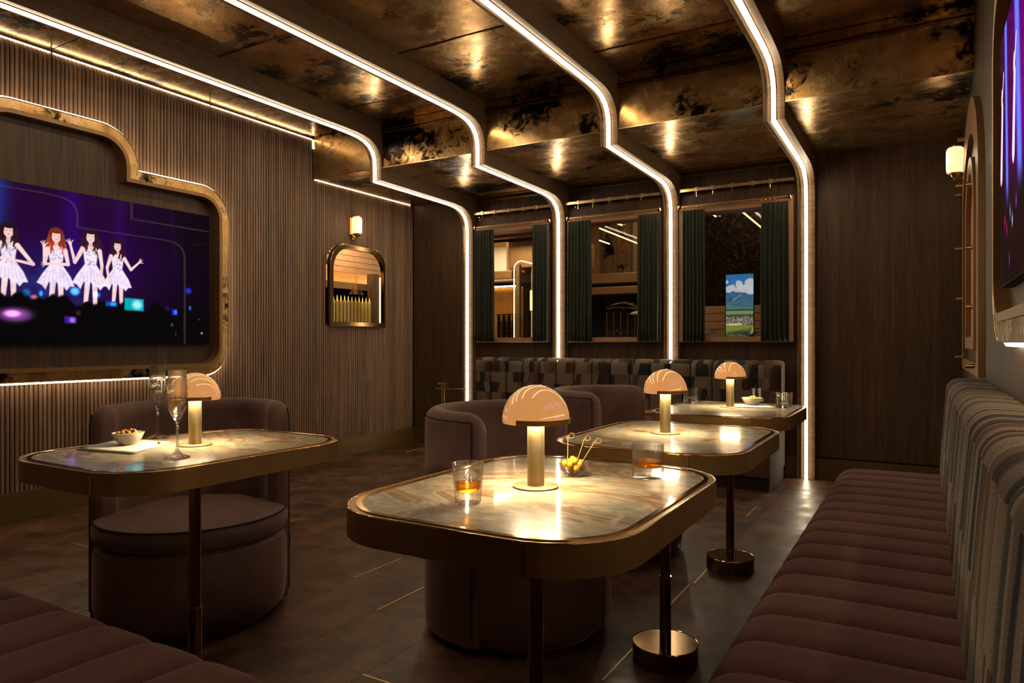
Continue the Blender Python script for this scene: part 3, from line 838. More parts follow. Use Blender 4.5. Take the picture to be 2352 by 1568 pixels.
# ---------------------------------------------------------------- wall sconces
def sconce(loc, rz, label):
    r_ = empty('wall_sconce', loc, rz); tag(r_, label, 'sconce', 'ribbed glass wall sconces')
    build('back_plate', MB().prism(rrect(0, 0, .038, .11, .036, 8), 'x', 0, .012), 'brass_polished', r_, smooth=30)
    m = MB(); n = 36
    prof = [(.0, -.075), (.036, -.075), (.044, -.067), (.047, -.05), (.047, .06), (.044, .076), (.036, .085), (.0, .085)]
    m.lathe(prof, 72, .065, 0, .01, flute=lambda a, z: 1+.022*math.cos(a*24))
    build('glass_shade', m, 'opal', r_, smooth=60)
    m = MB().lathe([(0, -.115), (.008, -.112), (.012, -.10), (.024, -.095), (.030, -.085), (.038, -.08), (.040, -.066), (.0, -.066)], 28, .065, 0, .008).tube([(.01, 0, -.08), (.035, 0, -.10), (.06, 0, -.095)], .007)
    build('bracket', m, 'brass_polished', r_, smooth=True)
    build('top_ring', MB().lathe([(.020, .085), (.034, .085), (.034, .092), (.020, .092)], 24, .065, 0, .01), 'brass_polished', r_, smooth=True)
    l = bpy.data.lights.new('sconce_bulb', 'POINT'); l.energy = 1.1; l.color = (1, .74, .45); l.shadow_soft_size = .05
    lo = bpy.data.objects.new('sconce_bulb', l); C.objects.link(lo); lo.parent = r_; lo.location = (.14, 0, .02)
sconce((XL, 4.93, 2.135), 0, 'ribbed glass sconce on brass bracket, on the fluted wall above the small hatch')
sconce((XR, 5.07, 2.15), PI, 'ribbed glass sconce at the far right, beside the arched peg frame')

# ---------------------------------------------------------------- arched peg frame on the right wall
ar = empty('peg_frame', (XR, 4.45, 1.2)); tag(ar, 'tall arched bronze wall frame with brass pegs beside the right sconce', 'frame')
def pf(y0, y1, z0, zs, zt):
    yc = (y0+y1)/2; h = (y1-y0)/2
    return [(y0, z0), (y1, z0)]+[(yc+h*math.cos(PI*i/20), zs+(zt-zs)*math.sin(PI*i/20)) for i in range(21)]
A = pf(3.72, 5.20, .895, 1.80, 2.32)
B = pf(3.86, 5.06, .955, 1.75, 2.14)
def sh2(o): o.location = -ar.location; return o
sh2(build('outer_frame', MB().ring(A, B, 'x', XR-.025, XR), 'frame_gold', ar, smooth=30))
A2 = pf(3.86, 4.62, 1.02, 1.70, 1.98); B2 = pf(3.92, 4.52, 1.08, 1.66, 1.90)
sh2(build('inner_frame', MB().ring(A2, B2, 'x', XR-.035, XR), 'frame_gold', ar, smooth=30))
sh2(build('frame_panel', MB().prism(B2, 'x', XR-.012, XR-.002), 'tan', ar))
for y, z in [(4.85, 2.24), (5.1, 2.12), (5.18, 1.97), (3.95, 1.80), (5.15, 1.63), (3.95, 1.50), (5.15, 1.32), (3.95, 1.22), (5.15, .96), (3.95, .94), (5.15, 2.02)]:
    sh2(build('peg', MB().tube([(XR, y, z), (XR-.062, y, z)], .011, 12), 'brass', ar, smooth=True))

# ---------------------------------------------------------------- coat rails, curtain rods, curtains
HK = [[-3.73, -3.589, -3.427, -3.269, -3.133], [-2.694, -2.548, -2.39, -2.227, -2.1], [-1.617, -1.482, -1.328, -1.172, -1.037]]
wn = ['left window', 'middle window', 'right window']
hookm = None
for k in range(3):
    x0 = RIBS[k]+HW; x1 = RIBS[k+1]-HW
    zr = 2.322; yr = 5.785
    rl = empty('coat_rail', ((x0+x1)/2, YB, zr)); tag(rl, 'square brass coat rail with sliding hooks above the %s' % wn[k], 'rail', 'coat rails')
    def shc(o): o.location = -rl.location; return o
    shc(build('rail_bar', MB().box(x0+.01, x1-.02, yr-.010, yr+.010, zr-.012, zr+.012), 'brass', rl))
    for xe in (x0+.012, x1-.022): shc(build('end_cap', MB().tube([(xe-.006, yr, zr), (xe+.006, yr, zr)], .016, 12), 'brass_polished', rl, smooth=True))
    for hx in HK[k]:
        if hookm is None:
            m = MB().box(-.014, .014, -.017, .017, -.019, .019, .002)
            hs = build('slider', m, 'brass', rl)
            pts = [(0, -.012, -.012), (0, -.014, -.035), (0, -.012, -.06)]
            pts += [(0, -.012-.022*(1-math.cos(t)), -.06-.022*math.sin(t)) for t in [PI*i/8 for i in range(1, 9)]]
            pts += [(0, -.062, -.052), (0, -.066, -.046)]
            m = MB().tube(pts, .0042, 8, rad=[.005, .004, .0045]+[.0045]*8+[.005, .007])
            hk = build('hook', m, 'brass_polished', hs, smooth=True)
            hookm = hs; hs.location = Vector((hx, yr, zr))-rl.location
        else:
            q = copy_tree(hookm, rl); q.location = Vector((hx, yr, zr))-rl.location
    # curtain rod
    xr0 = [-3.80, -2.79, -1.755][k]; xr1 = [-2.985, -1.93, -.89][k]
    rd = empty('curtain_rod', ((xr0+xr1)/2, YB, 2.178)); tag(rd, 'thin brass curtain rod across the %s' % wn[k], 'rod', 'curtain rods')
    def shr(o): o.location = -rd.location; return o
    shr(build('rod', MB().tube([(xr0, 5.757, 2.178), (xr1, 5.757, 2.178)], .007, 10), 'brass', rd, smooth=True))
    for xe in (xr0, xr1):
        shr(build('finial', MB().lathe([(0, -.018), (.012, -.014), (.018, 0), (.012, .014), (0, .018)], 16, xe, 5.757, 2.178), 'brass_polished', rd, smooth=True))
    shr(build('bracket', MB().tube([(xr1-.015, 5.757, 2.178), (xr1-.015, 5.86, 2.178)], .006, 8), 'brass', rd))
CUR = [(-3.805, -3.584, 'left curtain of the left window'), (-3.166, -2.985, 'right curtain of the left window'), (-2.790, -2.560, 'left curtain of the middle window'), (-2.132, -1.925, 'right curtain of the middle window'), (-1.745, -1.54, 'left curtain of the right window'), (-1.106, -.892, 'right curtain of the right window')]
for q, (a, c, lab) in enumerate(CUR):
    rc = random.Random(q)
    cu = empty('curtain', ((a+c)/2, 5.757, 1.06)); tag(cu, 'dark green velvet drape, '+lab, 'curtain', 'green velvet curtains')
    n = 90; m = 14; ph = rc.uniform(0, 6)
    per = rc.uniform(.030, .036)
    G = []
    for i in range(n+1):
        t = i/n; row = []
        for j in range(m+1):
            s_ = j/m; z = 1.062+s_*(2.150-1.062)
            flare = 1-.06*s_**3
            x = (a+c)/2+((t-.5)*(c-a))*flare
            amp = .011*(1-.45*s_)
            yy = 5.757+amp*(math.sin(t*(c-a)/per*2*PI+ph+.5*math.sin(3*s_+q))+.35*math.sin(t*(c-a)/per*PI*1.3+2*ph+s_*1.5))
            row.append((x-cu.location.x, yy-5.757, z-1.06))
        G.append(row)
    mb_ = MB(); mb_.quadgrid(G)
    d = build('drape', mb_, 'curtain', cu, smooth=180, fixn=False)
    so = d.modifiers.new('thick', 'SOLIDIFY'); so.thickness = .003
    for i in range(7):
        x = a+.008+(c-a-.016)*i/6-cu.location.x
        build('curtain_ring', MB().tube([(x, .008*math.cos(t), 2.172-1.06+.012*math.sin(t)) for t in [2*PI*k_/10 for k_ in range(10)]], .0014, 5, closed=True), 'brass', cu)

# ---------------------------------------------------------------- the room beyond the windows
ra = empty('wall_beyond', (0, 9.4, 0)); ra['kind'] = 'structure'
def shb(o, r=ra): o.location = -r.location; return o
shb(build('dark_panel', MB().box(-7, .6, 9.4, 9.5, 0, 3.6), 'black', ra))
struct(build('floor_beyond', MB().box(-7, .6, YB+.12, 9.5, .3, .36), 'floor_wood'))
struct(build('ceiling_beyond', MB().box(-7, .6, YB+.12, 9.5, 3.1, 3.2), 'frame_gold'))
struct(build('wall_beyond_left', MB().box(-7.1, -7, YB+.1, 9.5, 0, 3.2), 'black'))
struct(build('wall_beyond_right', MB().box(.6, .7, YB+.1, 9.5, 0, 3.2), 'black'))
# left window view: bulkhead, hood, fluted screen, arch light, rack
o = build('soffit_beam', MB().box(-5.2, -4.0, 7.30, 7.42, 2.33, 2.62), 'frame_gold'); tag(o, 'gold soffit beam at the top of the view through the left window', 'beam')
o = build('extractor_hood', MB().box(-5.3, -4.45, 7.44, 7.9, 1.935, 2.30), emit('hood_glow', (.80, .52, .22), .38)); tag(o, 'square hood with painted amber glow seen through the left window', 'hood')  # emission stands in for light on the gold block; the hood is no lamp
o = build('hood_base', MB().box(-5.3, -4.33, 7.36, 7.95, 1.83, 1.935, .01), 'frame_gold'); tag(o, 'gold rim below the amber hood in the left window', 'shelf')
o = build('bulkhead', MB().box(-4.45, -3.6, 7.5, 8.2, 1.98, 2.30), 'frame_gold'); tag(o, 'plain bulkhead right of the amber hood', 'bulkhead')
fs = empty('fluted_screen', (-4.5, 7.62, 0)); tag(fs, 'warm lit fluted wooden screen seen through the left window', 'screen')
fsl = MB().box(0, .015, 0, .02, .4, 1.75)
f0 = None
for k in range(24):
    if f0 is None: f0 = build('slat', fsl, plain('golden_slat', (.80, .56, .26), .5), fs); oo = f0
    else: oo = instance(f0, (0, 0, 0), fs)
    oo.location = (-.42+k*.0245, -.02, 0)
build('backing', MB().box(-.45, .18, 0, .02, .4, 1.75), plain('golden_board', (.62, .40, .16), .6), fs)
build('top_light', MB().box(-.30, .18, -.05, -.035, 1.755, 1.77), 'cove', fs)
rk = empty('bottle_rack', (-4.5, 7.5, 1.0)); tag(rk, 'black lattice rack in front of the fluted screen', 'rack')
for k in range(4): build('upright', MB().box(-.12+k*.075, -.108+k*.075, 0, .05, .0, .40), 'black', rk)
for k in range(7): build('shelf_bar', MB().box(-.12, .11, 0, .05, .02+k*.058, .028+k*.058), 'black', rk)
build('rack_rail', MB().box(-.14, .18, 0, .05, .40, .41), 'black', rk)
al = empty('arch_light', (-4.25, 7.35, .4)); tag(al, 'arched light line seen through the left window', 'light')
pts = [(-.037+.0, 0, 0), (-.037, 0, 1.52)]+[(.063-.10*math.cos(t), 0, 1.54+.10*math.sin(t)) for t in [PI/2*i/8 for i in range(1, 9)]]+[(.35, 0, 1.56)]
build('light_tube', MB().tube(pts, .008, 8), emit('arch_tube', (1, .88, .66), 1.4), al)
build('arch_post', MB().box(-.02, .03, .01, .06, 0, 1.6), 'rib_wood', al)
o = build('tube_lamp', MB().tube([(-4.189, 7.6, 1.45), (-4.189, 7.6, 1.70)], .016, 12), emit('tube_lamp', (1, .72, .42), 1.6), smooth=True); build('lamp_stem', MB().tube([(-4.189, 7.6, .361), (-4.189, 7.6, 1.45)], .006, 8), 'brass', o); tag(o, 'short upright glowing tube beyond the left window', 'lamp')
o = build('tube_lamp', MB().tube([(-4.10, 7.9, 1.25), (-4.10, 7.9, 1.32)], .014, 12), emit('blue_lamp', (.1, .12, .9), .8), smooth=True); build('lamp_stem', MB().tube([(-4.10, 7.9, .361), (-4.10, 7.9, 1.25)], .006, 8), 'brass', o); tag(o, 'small blue light in the right of the left window view', 'lamp')
# middle window view
pn = empty('panelled_gallery', (-3.6, 9.1, 0)); tag(pn, 'tall aged bronze panels between gold posts seen through the middle window', 'panelling')
xs = [-4.15, -3.87, -3.66, -3.45, -3.27, -3.05]
for k in range(5):
    o = build('panel', MB().box(xs[k]+.02, xs[k+1]-.02, 9.1, 9.13, 1.95, 3.0), 'antique' if k in (1, 2, 4) else 'frame_gold', pn); o.location = -pn.location
    o = build('post', MB().box(xs[k]-.02, xs[k]+.02, 9.06, 9.12, 1.95, 3.0), 'panel_wood', pn); o.location = -pn.location
o = build('gallery_beam', MB().box(-4.2, -2.9, 8.9, 9.05, 1.86, 2.0, .01), 'frame_gold'); tag(o, 'gold beam below the bronze panels in the middle window', 'beam')
o = build('gallery_beam', MB().box(-4.1, -2.8, 8.5, 8.7, 1.68, 1.78, .01), 'frame_gold'); tag(o, 'lower beam of the gallery in the middle window', 'beam')
for a, b, lab in [((-3.045, 7.07, 2.3), (-3.10, 8.50, 2.3), 'longest light line hanging beyond the middle window'), ((-2.764, 6.756, 2.3), (-2.762, 7.006, 2.3), 'short light line high in the middle window'), ((-3.408, 7.912, 2.3), (-3.419, 8.255, 2.3), 'short light line low in the middle window'),
                  ((-1.484, 6.766, 2.3), (-1.515, 8.0, 2.3), 'slanting light line in the right window'), ((-1.759, 6.758, 2.3), (-1.769, 6.994, 2.3), 'short light dash high in the right window')]:
    pl = empty('linear_light', a); tag(pl, lab, 'light', 'linear lights beyond the windows')
    v = Vector(b)-Vector(a)
    build('light_tube', MB().tube([(0, 0, 0), tuple(v)], .009, 6), emit('line_light', (1, .86, .62), 1.5), pl)
    for q_ in (.08, .92):
        c_ = v*q_; build('cable', MB().tube([(c_.x, c_.y, c_.z+.008), (c_.x, c_.y, .8)], .0012, 5), 'brass_dark', pl)
sc = empty('lattice_screen', (-3.05, 7.5, 1.0)); tag(sc, 'low lattice screen of gold rods in the middle window', 'screen')
for k in range(5): build('rod', MB().tube([(-.09+k*.085, 0, -.639), (-.09+k*.085, 0, .40)], .005, 8), 'brass', sc)
for k in range(4):
    x = -.09+k*.085
    build('diamond', MB().tube([(x, 0, .13), (x+.0425, 0, .20), (x+.085, 0, .13), (x+.0425, 0, .06)], .003, 5, closed=True), 'brass_dark', sc)
dl = empty('dome_lamp', (-2.80, 7.9, 1.39)); tag(dl, 'wide dome lamp lit below, at the right of the middle window', 'lamp')
build('dome', MB().lathe([(.0, .05), (.08, .045), (.16, .025), (.205, 0), (.20, -.004), (.15, .015), (0, .035)], 32), 'porcelain', dl, smooth=True)
build('glow_glass', MB().lathe([(.0, -.01), (.05, -.01), (.06, -.05), (.055, -1.028), (0, -1.028)], 20), emit('lamp_glass', (1, .74, .40), .9), dl, smooth=True)
def palm(loc, n, ln, lab, seed):
    b_ = .361-loc[2]
    rp = random.Random(seed); r_ = empty('potted_palm', loc); tag(r_, lab, 'plant')
    build('stem', MB().tube([(0, 0, b_+.25), (0, 0, 0)], .012, 8), 'palm', r_)
    build('pot', MB().lathe([(0, b_), (.10, b_), (.13, b_+.27), (.12, b_+.27), (0, b_+.25)], 20), 'brass_dark', r_, smooth=True)
    for i in range(n):
        a = 2*PI*i/n+rp.uniform(-.3, .3); up = rp.uniform(.2, 1.0)
        P_ = []
        for j in range(9):
            t = j/8; rr = ln*t; z = ln*(up*t-.75*up*t*t*1.1)
            P_.append((rr*math.cos(a), rr*math.sin(a), z))
        G = []
        for j, q in enumerate(P_):
            w_ = .014*math.sin(PI*min(.98, max(.06, j/8)))+.001
            px, py = -math.sin(a)*w_, math.cos(a)*w_
            G.append([(q[0]-px, q[1]-py, q[2]), (q[0], q[1], q[2]+.004), (q[0]+px, q[1]+py, q[2])])
        m_ = MB(); m_.quadgrid(G); d = build('frond', m_, 'palm', r_, smooth=180, fixn=False)
palm((-2.62, 7.15, 1.40), 18, .34, 'dark palm with thin arching fronds in the middle window', 3)
palm((-1.90, 7.05, 1.12), 12, .22, 'small palm low at the left of the right window view', 5)
palm((-1.44, 7.05, 1.10), 12, .24, 'small palm low at the right of the landscape picture', 6)
# right window view
sw = struct(build('wall_beyond_right_bay', MB().box(-2.35, -1.0, 8.2, 8.3, .3, 3.1), 'black'))
def foil():
    t = NT('crackled_gold_foil'); v = t.coord((1, 1, 1), 'World')
    f = t.noise(v, 14, 10, .8, 2.0)
    c = t.ramp(f, [(.50, lin((.09, .06, .035))), (.60, lin((.34, .23, .10))), (.66, lin((.75, .55, .30))), (.70, lin((.14, .09, .05)))])
    t.set(Base_Color=c, Roughness=.35, Metallic=.7); t.bump(f, .4, .01); return t.m
o = build('foil_mural', MB().box(-2.3, -1.0, 8.17, 8.198, 1.50, 3.0), foil()); tag(o, 'crackled dark gold mural beyond the right window', 'mural')
bw = empty('board_wall', (-2.2, 8.15, 1)); tag(bw, 'low wall of brown boards left of the landscape picture', 'boarding')
for k in range(7):
    o = build('board', MB().box(-2.3, -1.0, 8.13, 8.17, .85+k*.09, .85+k*.09+.084), 'tan', bw); o.location = -bw.location
def landscape(U, V):
    X = U*100; Y = (1-V)*235
    p = Paint(X, Y); p.fill((.20, .45, .68))
    p.over(ss(0, 60, Y)*.3, (.35, .6, .78))
    n1 = vnoise(X, Y, 9, 1)*.6+vnoise(X, Y, 4, 2)*.4
    for cx, cy, rx, ry in ((20, 52, 20, 14), (48, 38, 15, 16), (60, 50, 22, 14), (88, 34, 20, 20), (80, 55, 30, 16), (4, 27, 6, 6), (40, 60, 40, 9), (90, 66, 30, 9)):
        d = np.hypot((X-cx)/rx, (Y-cy)/ry)+(n1-.5)*.5; p.over((1-ss(.8, 1.1, d))*.95, (.84, .83, .84))
    p.over(ss(.45, .75, n1)*ss(40, 70, Y)*(1-ss(72, 76, Y))*.35, (.62, .64, .70))
    ridge = 62+10*np.abs(X-30)/60+5*(vnoise(X, X*0, 12, 4)-.5)+4*ss(60, 100, X)
    m = ss(-1, 1, Y-ridge); n2 = vnoise(X+Y*.6, Y, 8, 6)
    p.over(m, (.27, .43, .55)); p.over(m*ss(.45, .8, n2)*.6, (.17, .31, .45)); p.over(m*ss(92, 125, Y)*.85, (.34, .50, .44))
    p.cap(28, 92, 55, 76, 3, 2, (.62, .56, .50), 3); p.cap(28, 110, 98, 118, 2, 1, (.2, .38, .42), 3)
    p.over(ss(126, 129, Y), (.16, .28, .24)); p.over(ss(131, 134, Y), (.52, .58, .38))
    n3 = vnoise(X, Y, 3.2, 9)
    p.over(ss(143, 147, Y+6*(n3-.5)), (.26, .33, .22)); p.over(ss(154, 158, Y+8*(n3-.5))*ss(.4, .6, n3), (.62, .52, .48))
    p.over(ss(154, 158, Y)*ss(.35, .2, n3), (.30, .22, .20)); p.over(ss(150, 158, Y)*ss(.78, .82, vnoise(X, Y, 2.4, 11)), (.85, .82, .80))
    p.over(ss(184, 188, Y), (.50, .56, .22)); p.over(ss(196, 206, Y+X*.15-10), (.36, .40, .24)); p.over(ss(196, 206, Y+X*.15-10)*ss(.45, .6, vnoise(X, Y, 3, 14)), (.26, .30, .17))
    p.ell(30, 182, 32, 4, (.92, .78, .55), .3)
    p.poly([(100, 190), (100, 235), (82, 235), (92, 205)], (.62, .68, .28), 2)
    return p.c
lp = empty('picture_screen', (-1.65, 7.5, 1.1)); tag(lp, 'bright upright screen with mountains, clouds and village, through the right window', 'screen')
o = build('screen_body', MB().box(-1.80, -1.508, 7.505, 7.53, .361, 1.772), 'black', lp); o.location = -lp.location
o = screen_mesh('screen_picture', (-1.792, 7.502, 1.09), (.28, 0, 0), (0, 0, .676), 110, 230, landscape, lp, .75); o.location = -lp.location
for nm, en, loc, sz, col in (('bay_fill', 12, (-4.4, 6.9, 2.25), .5, (1, .72, .38)), ('bay_fill', 15, (-3.3, 7.9, 2.98), .6, (1, .75, .45)), ('bay_fill', 7, (-1.6, 7.3, 2.98), .5, (1, .8, .55))):
    l = bpy.data.lights.new(nm, 'AREA'); l.energy = en; l.size = sz; l.color = col  # area fills added to light the view beyond, not ceiling fittings
    lo = bpy.data.objects.new(nm, l); C.objects.link(lo); lo.location = loc; tag(lo, 'added warm fill light in the room beyond the windows', 'lamp', 'fill lights beyond the windows')

# ---------------------------------------------------------------- upholstered benches
def channel_strip(name, path, width, pillow, mat, parent, origin, udir, ndir_path, u0, nseg=8):
    """cushion channel: path = list of (a, z) in the section plane, swept across width along udir"""
    N = []
    for i in range(len(path)):
        e = Vector(path[min(i+1, len(path)-1)])-Vector(path[max(i-1, 0)]); e.normalize(); N.append(Vector((e.y, -e.x))*ndir_path)
    L = [0]
    for i in range(1, len(path)): L.append(L[-1]+(Vector(path[i])-Vector(path[i-1])).length)
    G = []; UV = []
    for i, p in enumerate(path):
        row = []; ur = []
        for j in range(nseg+1):
            t = .5-.5*math.cos(PI*j/nseg); s_ = abs(2*t-1)
            h = pillow*(1-s_**6)
            a = p[0]+N[i].x*h; z = p[1]+N[i].y*h
            u = u0+t*width
            row.append((a, u, z) if udir == 'y' else (u, a, z)); ur.append((u, L[i]))
        G.append(row); UV.append(ur)
    m = MB(); m.quadgrid(G, uv=UV)
    return build(name, m, mat, parent, smooth=60, fixn=False)
def arcpts(cx, cz, r, a0, a1, n=7): return [(cx+r*math.cos(math.radians(a0+(a1-a0)*i/n)), cz+r*math.sin(math.radians(a0+(a1-a0)*i/n))) for i in range(n+1)]
# right bench along the right wall (faces -X)
rb = empty('banquette', (.0, 3.7, 0)); tag(rb, 'long plum channel-stitched banquette with patchwork back along the right wall', 'bench')
def shx(o, r=rb): o.location = -r.location; return o
sec = [(-.345, .10), (-.350, .25), (-.352, .33)]+arcpts(-.275, .37, .075, 180, 90)+[(-.2, .448), (-.1, .449), (.0, .449), (.12, .448)]
pitch = .1585; nch = 29
for k in range(nch):
    y = 3.70-(k+1)*pitch
    shx(channel_strip('seat_channel', sec, pitch-.003, .011, 'weave', rb, None, 'y', -1, y))
sec2 = [(.068, .40), (.078, .60), (.088, .75), (.094, .82)]+arcpts(.145, .835, .050, 180, 90)+[(.19, .884), (.232, .880)]
for k in range(nch):
    y = 3.78-(k+1)*pitch
    shx(channel_strip('back_channel', sec2, pitch-.002, .006, 'patch_side', rb, None, 'y', -1, y))
shx(build('plinth', MB().box(-.335, XR-.005, -.75, 3.69, 0, .36).box(-.27, .10, -.75, 3.695, .36, .440).box(.11, XR-.005, -.75, 3.775, .3, .868), 'piping', rb))
# end caps
def endcap(sec_, yv, mat, zb):
    poly = [(a, z) for a, z in sec_]+[(sec_[-1][0], zb)]+([(sec_[0][0], zb)] if zb < sec_[0][1] else [])
    return MB().prism([(a, z) for a, z in poly], 'y', yv, yv+.006)
shx(build('seat_end', endcap(sec, 3.695, 'weave', .1), 'weave', rb)); shx(build('back_end', endcap(sec2, 3.774, 'patch', .3), 'patch_end', rb))
# front-left bench (faces +Y)
fb = empty('banquette', (-1.9, .6, 0)); tag(fb, 'plum channel-stitched banquette seat in the near left foreground', 'bench')
def mir(sec_, y0): return [(y0-(a+.352), z) for a, z in sec_]
secf = mir(sec, .893)
x = -.86
for k in range(20):
    shx(channel_strip('seat_channel', secf, .1655-.003, .011, 'weave', fb, None, 'x', 1, x-(k+1)*.1655, 10), fb)
shx(build('plinth', MB().box(-4.17, -.865, .42, .875, 0, .36).box(-4.17, -.865, .43, .81, .36, .440), 'piping', fb), fb)
secg = [(.43, .42), (.41, .70), (.40, .82)]+[(.35+.05*math.cos(math.radians(a)), .83+.05*math.sin(math.radians(a))) for a in (0, 30, 60, 90)]+[(.25, .88)]
for k in range(19):
    shx(channel_strip('back_channel', secg, .1655-.001, .006, 'patch', fb, None, 'x', 1, -1.02-(k+1)*.1655, 8), fb)
shx(build('back_board', MB().box(-4.17, -1.03, .25, .385, 0, .868), 'piping', fb), fb)
# back bench (faces -Y)
bb = empty('banquette', (-2.3, 5.6, 0)); tag(bb, 'banquette under the three windows with a tall patchwork channelled back', 'bench')
X0b, X1b = -3.70, -.925; nb_ = 16; pb = (X1b-X0b)/nb_
secb = [(5.62, .40), (5.615, .60), (5.61, .80)]+[(5.66+.05*math.cos(math.radians(a)), .845+.05*math.sin(math.radians(a))) for a in (180, 150, 120, 90)]+[(5.77, .895)]
for k in range(nb_):
    shx(channel_strip('back_channel', secb, pb-.007, .018, 'patch', bb, None, 'x', -1, X0b+k*pb, 10), bb)
secs = [(5.15, .10), (5.145, .33)]+[(5.22+.075*math.cos(math.radians(a)), .37+.075*math.sin(math.radians(a))) for a in (180, 157, 135, 112, 90)]+[(5.4, .447), (5.63, .446)]
for k in range(nb_):
    shx(channel_strip('seat_channel', secs, pb-.002, .009, 'weave', bb, None, 'x', -1, X0b+k*pb, 8), bb)
shx(build('plinth', MB().box(X0b+.01, X1b-.01, 5.165, 5.77, 0, .36).box(X0b+.01, X1b-.01, 5.22, 5.77, .36, .44).box(X0b+.01, X1b-.01, 5.625, 5.775, .36, .878), 'piping', bb), bb)
def endx(sec_, xv, zb): return MB().prism([(a, z) for a, z in sec_]+[(sec_[-1][0], zb), (sec_[0][0], zb)], 'x', xv, xv+.006)
for xv in (X0b-.001, X1b-.008):
    shx(build('back_end', endx(secb, xv, .10), 'patch_end', bb), bb); shx(build('seat_end', endx(secs, xv, .04), 'patch_end', bb), bb)

# ---------------------------------------------------------------- tub chairs
def make_chair():
    r_ = empty('tub_chair')
    # back shell: swept half ring opening towards +X
    Ro, th, H_ = .352, .085, .812
    NA = 64; G = []
    span = math.radians(99)
    for i in range(NA+1):
        s_ = -1+2*i/NA; a = PI+s_*span
        endd = (1-abs(s_))*span*Ro      # arc distance to the end
        e = min(1, endd/.042); k = math.sqrt(max(0, 1-(1-e)**2)); k = max(k, .03)
        topd = min(1, endd/.09); zt = H_-.075*(1-math.sqrt(max(0, 1-(1-topd)**2)))
        rm = Ro-th/2; hw_ = th/2*k
        row = []
        prof = [(rm+hw_*.96, .03), (rm+hw_, .08), (rm+hw_, zt-.055)]
        for q in range(1, 8):
            t = PI/2*q/8; prof.append((rm+hw_-(.042*k)*(1-math.cos(t)), zt-.055+.055*math.sin(t)))
        prof.append((rm+hw_*.0, zt))
        for q in range(7, 0, -1):
            t = PI/2*q/8; prof.append((rm-hw_+(.042*k)*(1-math.cos(t)), zt-.055+.055*math.sin(t)))
        prof += [(rm-hw_, zt-.055), (rm-hw_, .30), (rm-hw_, .03)]
        for rr, z in prof: row.append((rr*math.cos(a), rr*math.sin(a), z))
        G.append(row)
    m = MB(); b = m.quadgrid(G, closed_v=True); n = len(G[0])
    m.f += [tuple(b+i for i in range(n)), tuple(b+NA*n+i for i in range(n))[::-1]]
    bk_ = build('backrest', m, 'velvet', r_, smooth=50)
    # piping follows outer top edge and down the arm fronts
    for rr_, dz in ((Ro-.008, -.030),):
        pts = []
        for i in range(61):
            s_ = -1+2*i/60; a = PI+s_*span*.93
            pts.append(((rr_+.002)*math.cos(a), (rr_+.002)*math.sin(a), H_+dz))
        for sg in (-1, 1):
            a = PI+sg*span*.93; extra = [((rr_+.0055)*math.cos(a+sg*.02), (rr_+.0055)*math.sin(a+sg*.02), H_-.045), ((rr_+.0075)*math.cos(a+sg*.02), (rr_+.0075)*math.sin(a+sg*.02), H_-.07), ((rr_+.008)*math.cos(a+sg*.02), (rr_+.008)*math.sin(a+sg*.02), .06)]
            if sg > 0: pts = pts+extra
            else: pts = extra[::-1]+pts
        build('seam_piping', MB().tube(pts, .0028, 6), 'piping', bk_)
    # seat drum
    sb_ = build('seat_base', MB().lathe([(0, .0), (.285, .0), (.30, .012), (.335, .045), (.343, .09), (.343, .27), (.338, .30), (.32, .315), (0, .315)], 72), 'velvet', r_, smooth=40)
    build('base_seam', MB().tube([(.3435, 0, z) for z in (.03, .15, .30)], .002, 5), 'piping', sb_)
    # cushion only as wide as fits inside the shell at the back
    def flat(a, z):
        c = math.cos(a); return 1 if c > -.12 else max(.77, 1-.23*min(1, (-.12-c)/.15))
    cush = [(0, .318), (.315, .318), (.338, .328), (.347, .35), (.347, .375), (.338, .398), (.31, .411), (.2, .425), (.1, .430), (0, .432)]
    sc_ = build('seat_cushion', MB().lathe(cush, 90, flute=flat), 'velvet', r_, smooth=40)
    build('cushion_piping', MB().tube([(.341*flat(a, 0)*math.cos(a), .341*flat(a, 0)*math.sin(a), .3975) for a in [2*PI*i/72 for i in range(72)]], .0032, 6, closed=True), 'piping', sc_)
    build('fabric_tag', MB().box(-.02, .02, .3525, .356, .22, .27), 'black', bk_)
    return r_
ch = make_chair()
CH = [((-2.45, 1.725), math.radians(-38), 'mauve velvet tub chair facing the table with the champagne flutes'),
      ((-1.315, 2.29), math.radians(0), 'mauve velvet tub chair directly behind the nearest marble table, nearer of the pair'),
      ((-1.385, 3.43), math.radians(0), 'mauve velvet tub chair farther back, in front of the window banquette')]
for k, ((x, y), rz, lab) in enumerate(CH):
    o = ch if k == 0 else copy_tree(ch)
    o.location = (x, y, 0); o.rotation_euler = (0, 0, rz); tag(o, lab, 'chair', 'mauve tub chairs')

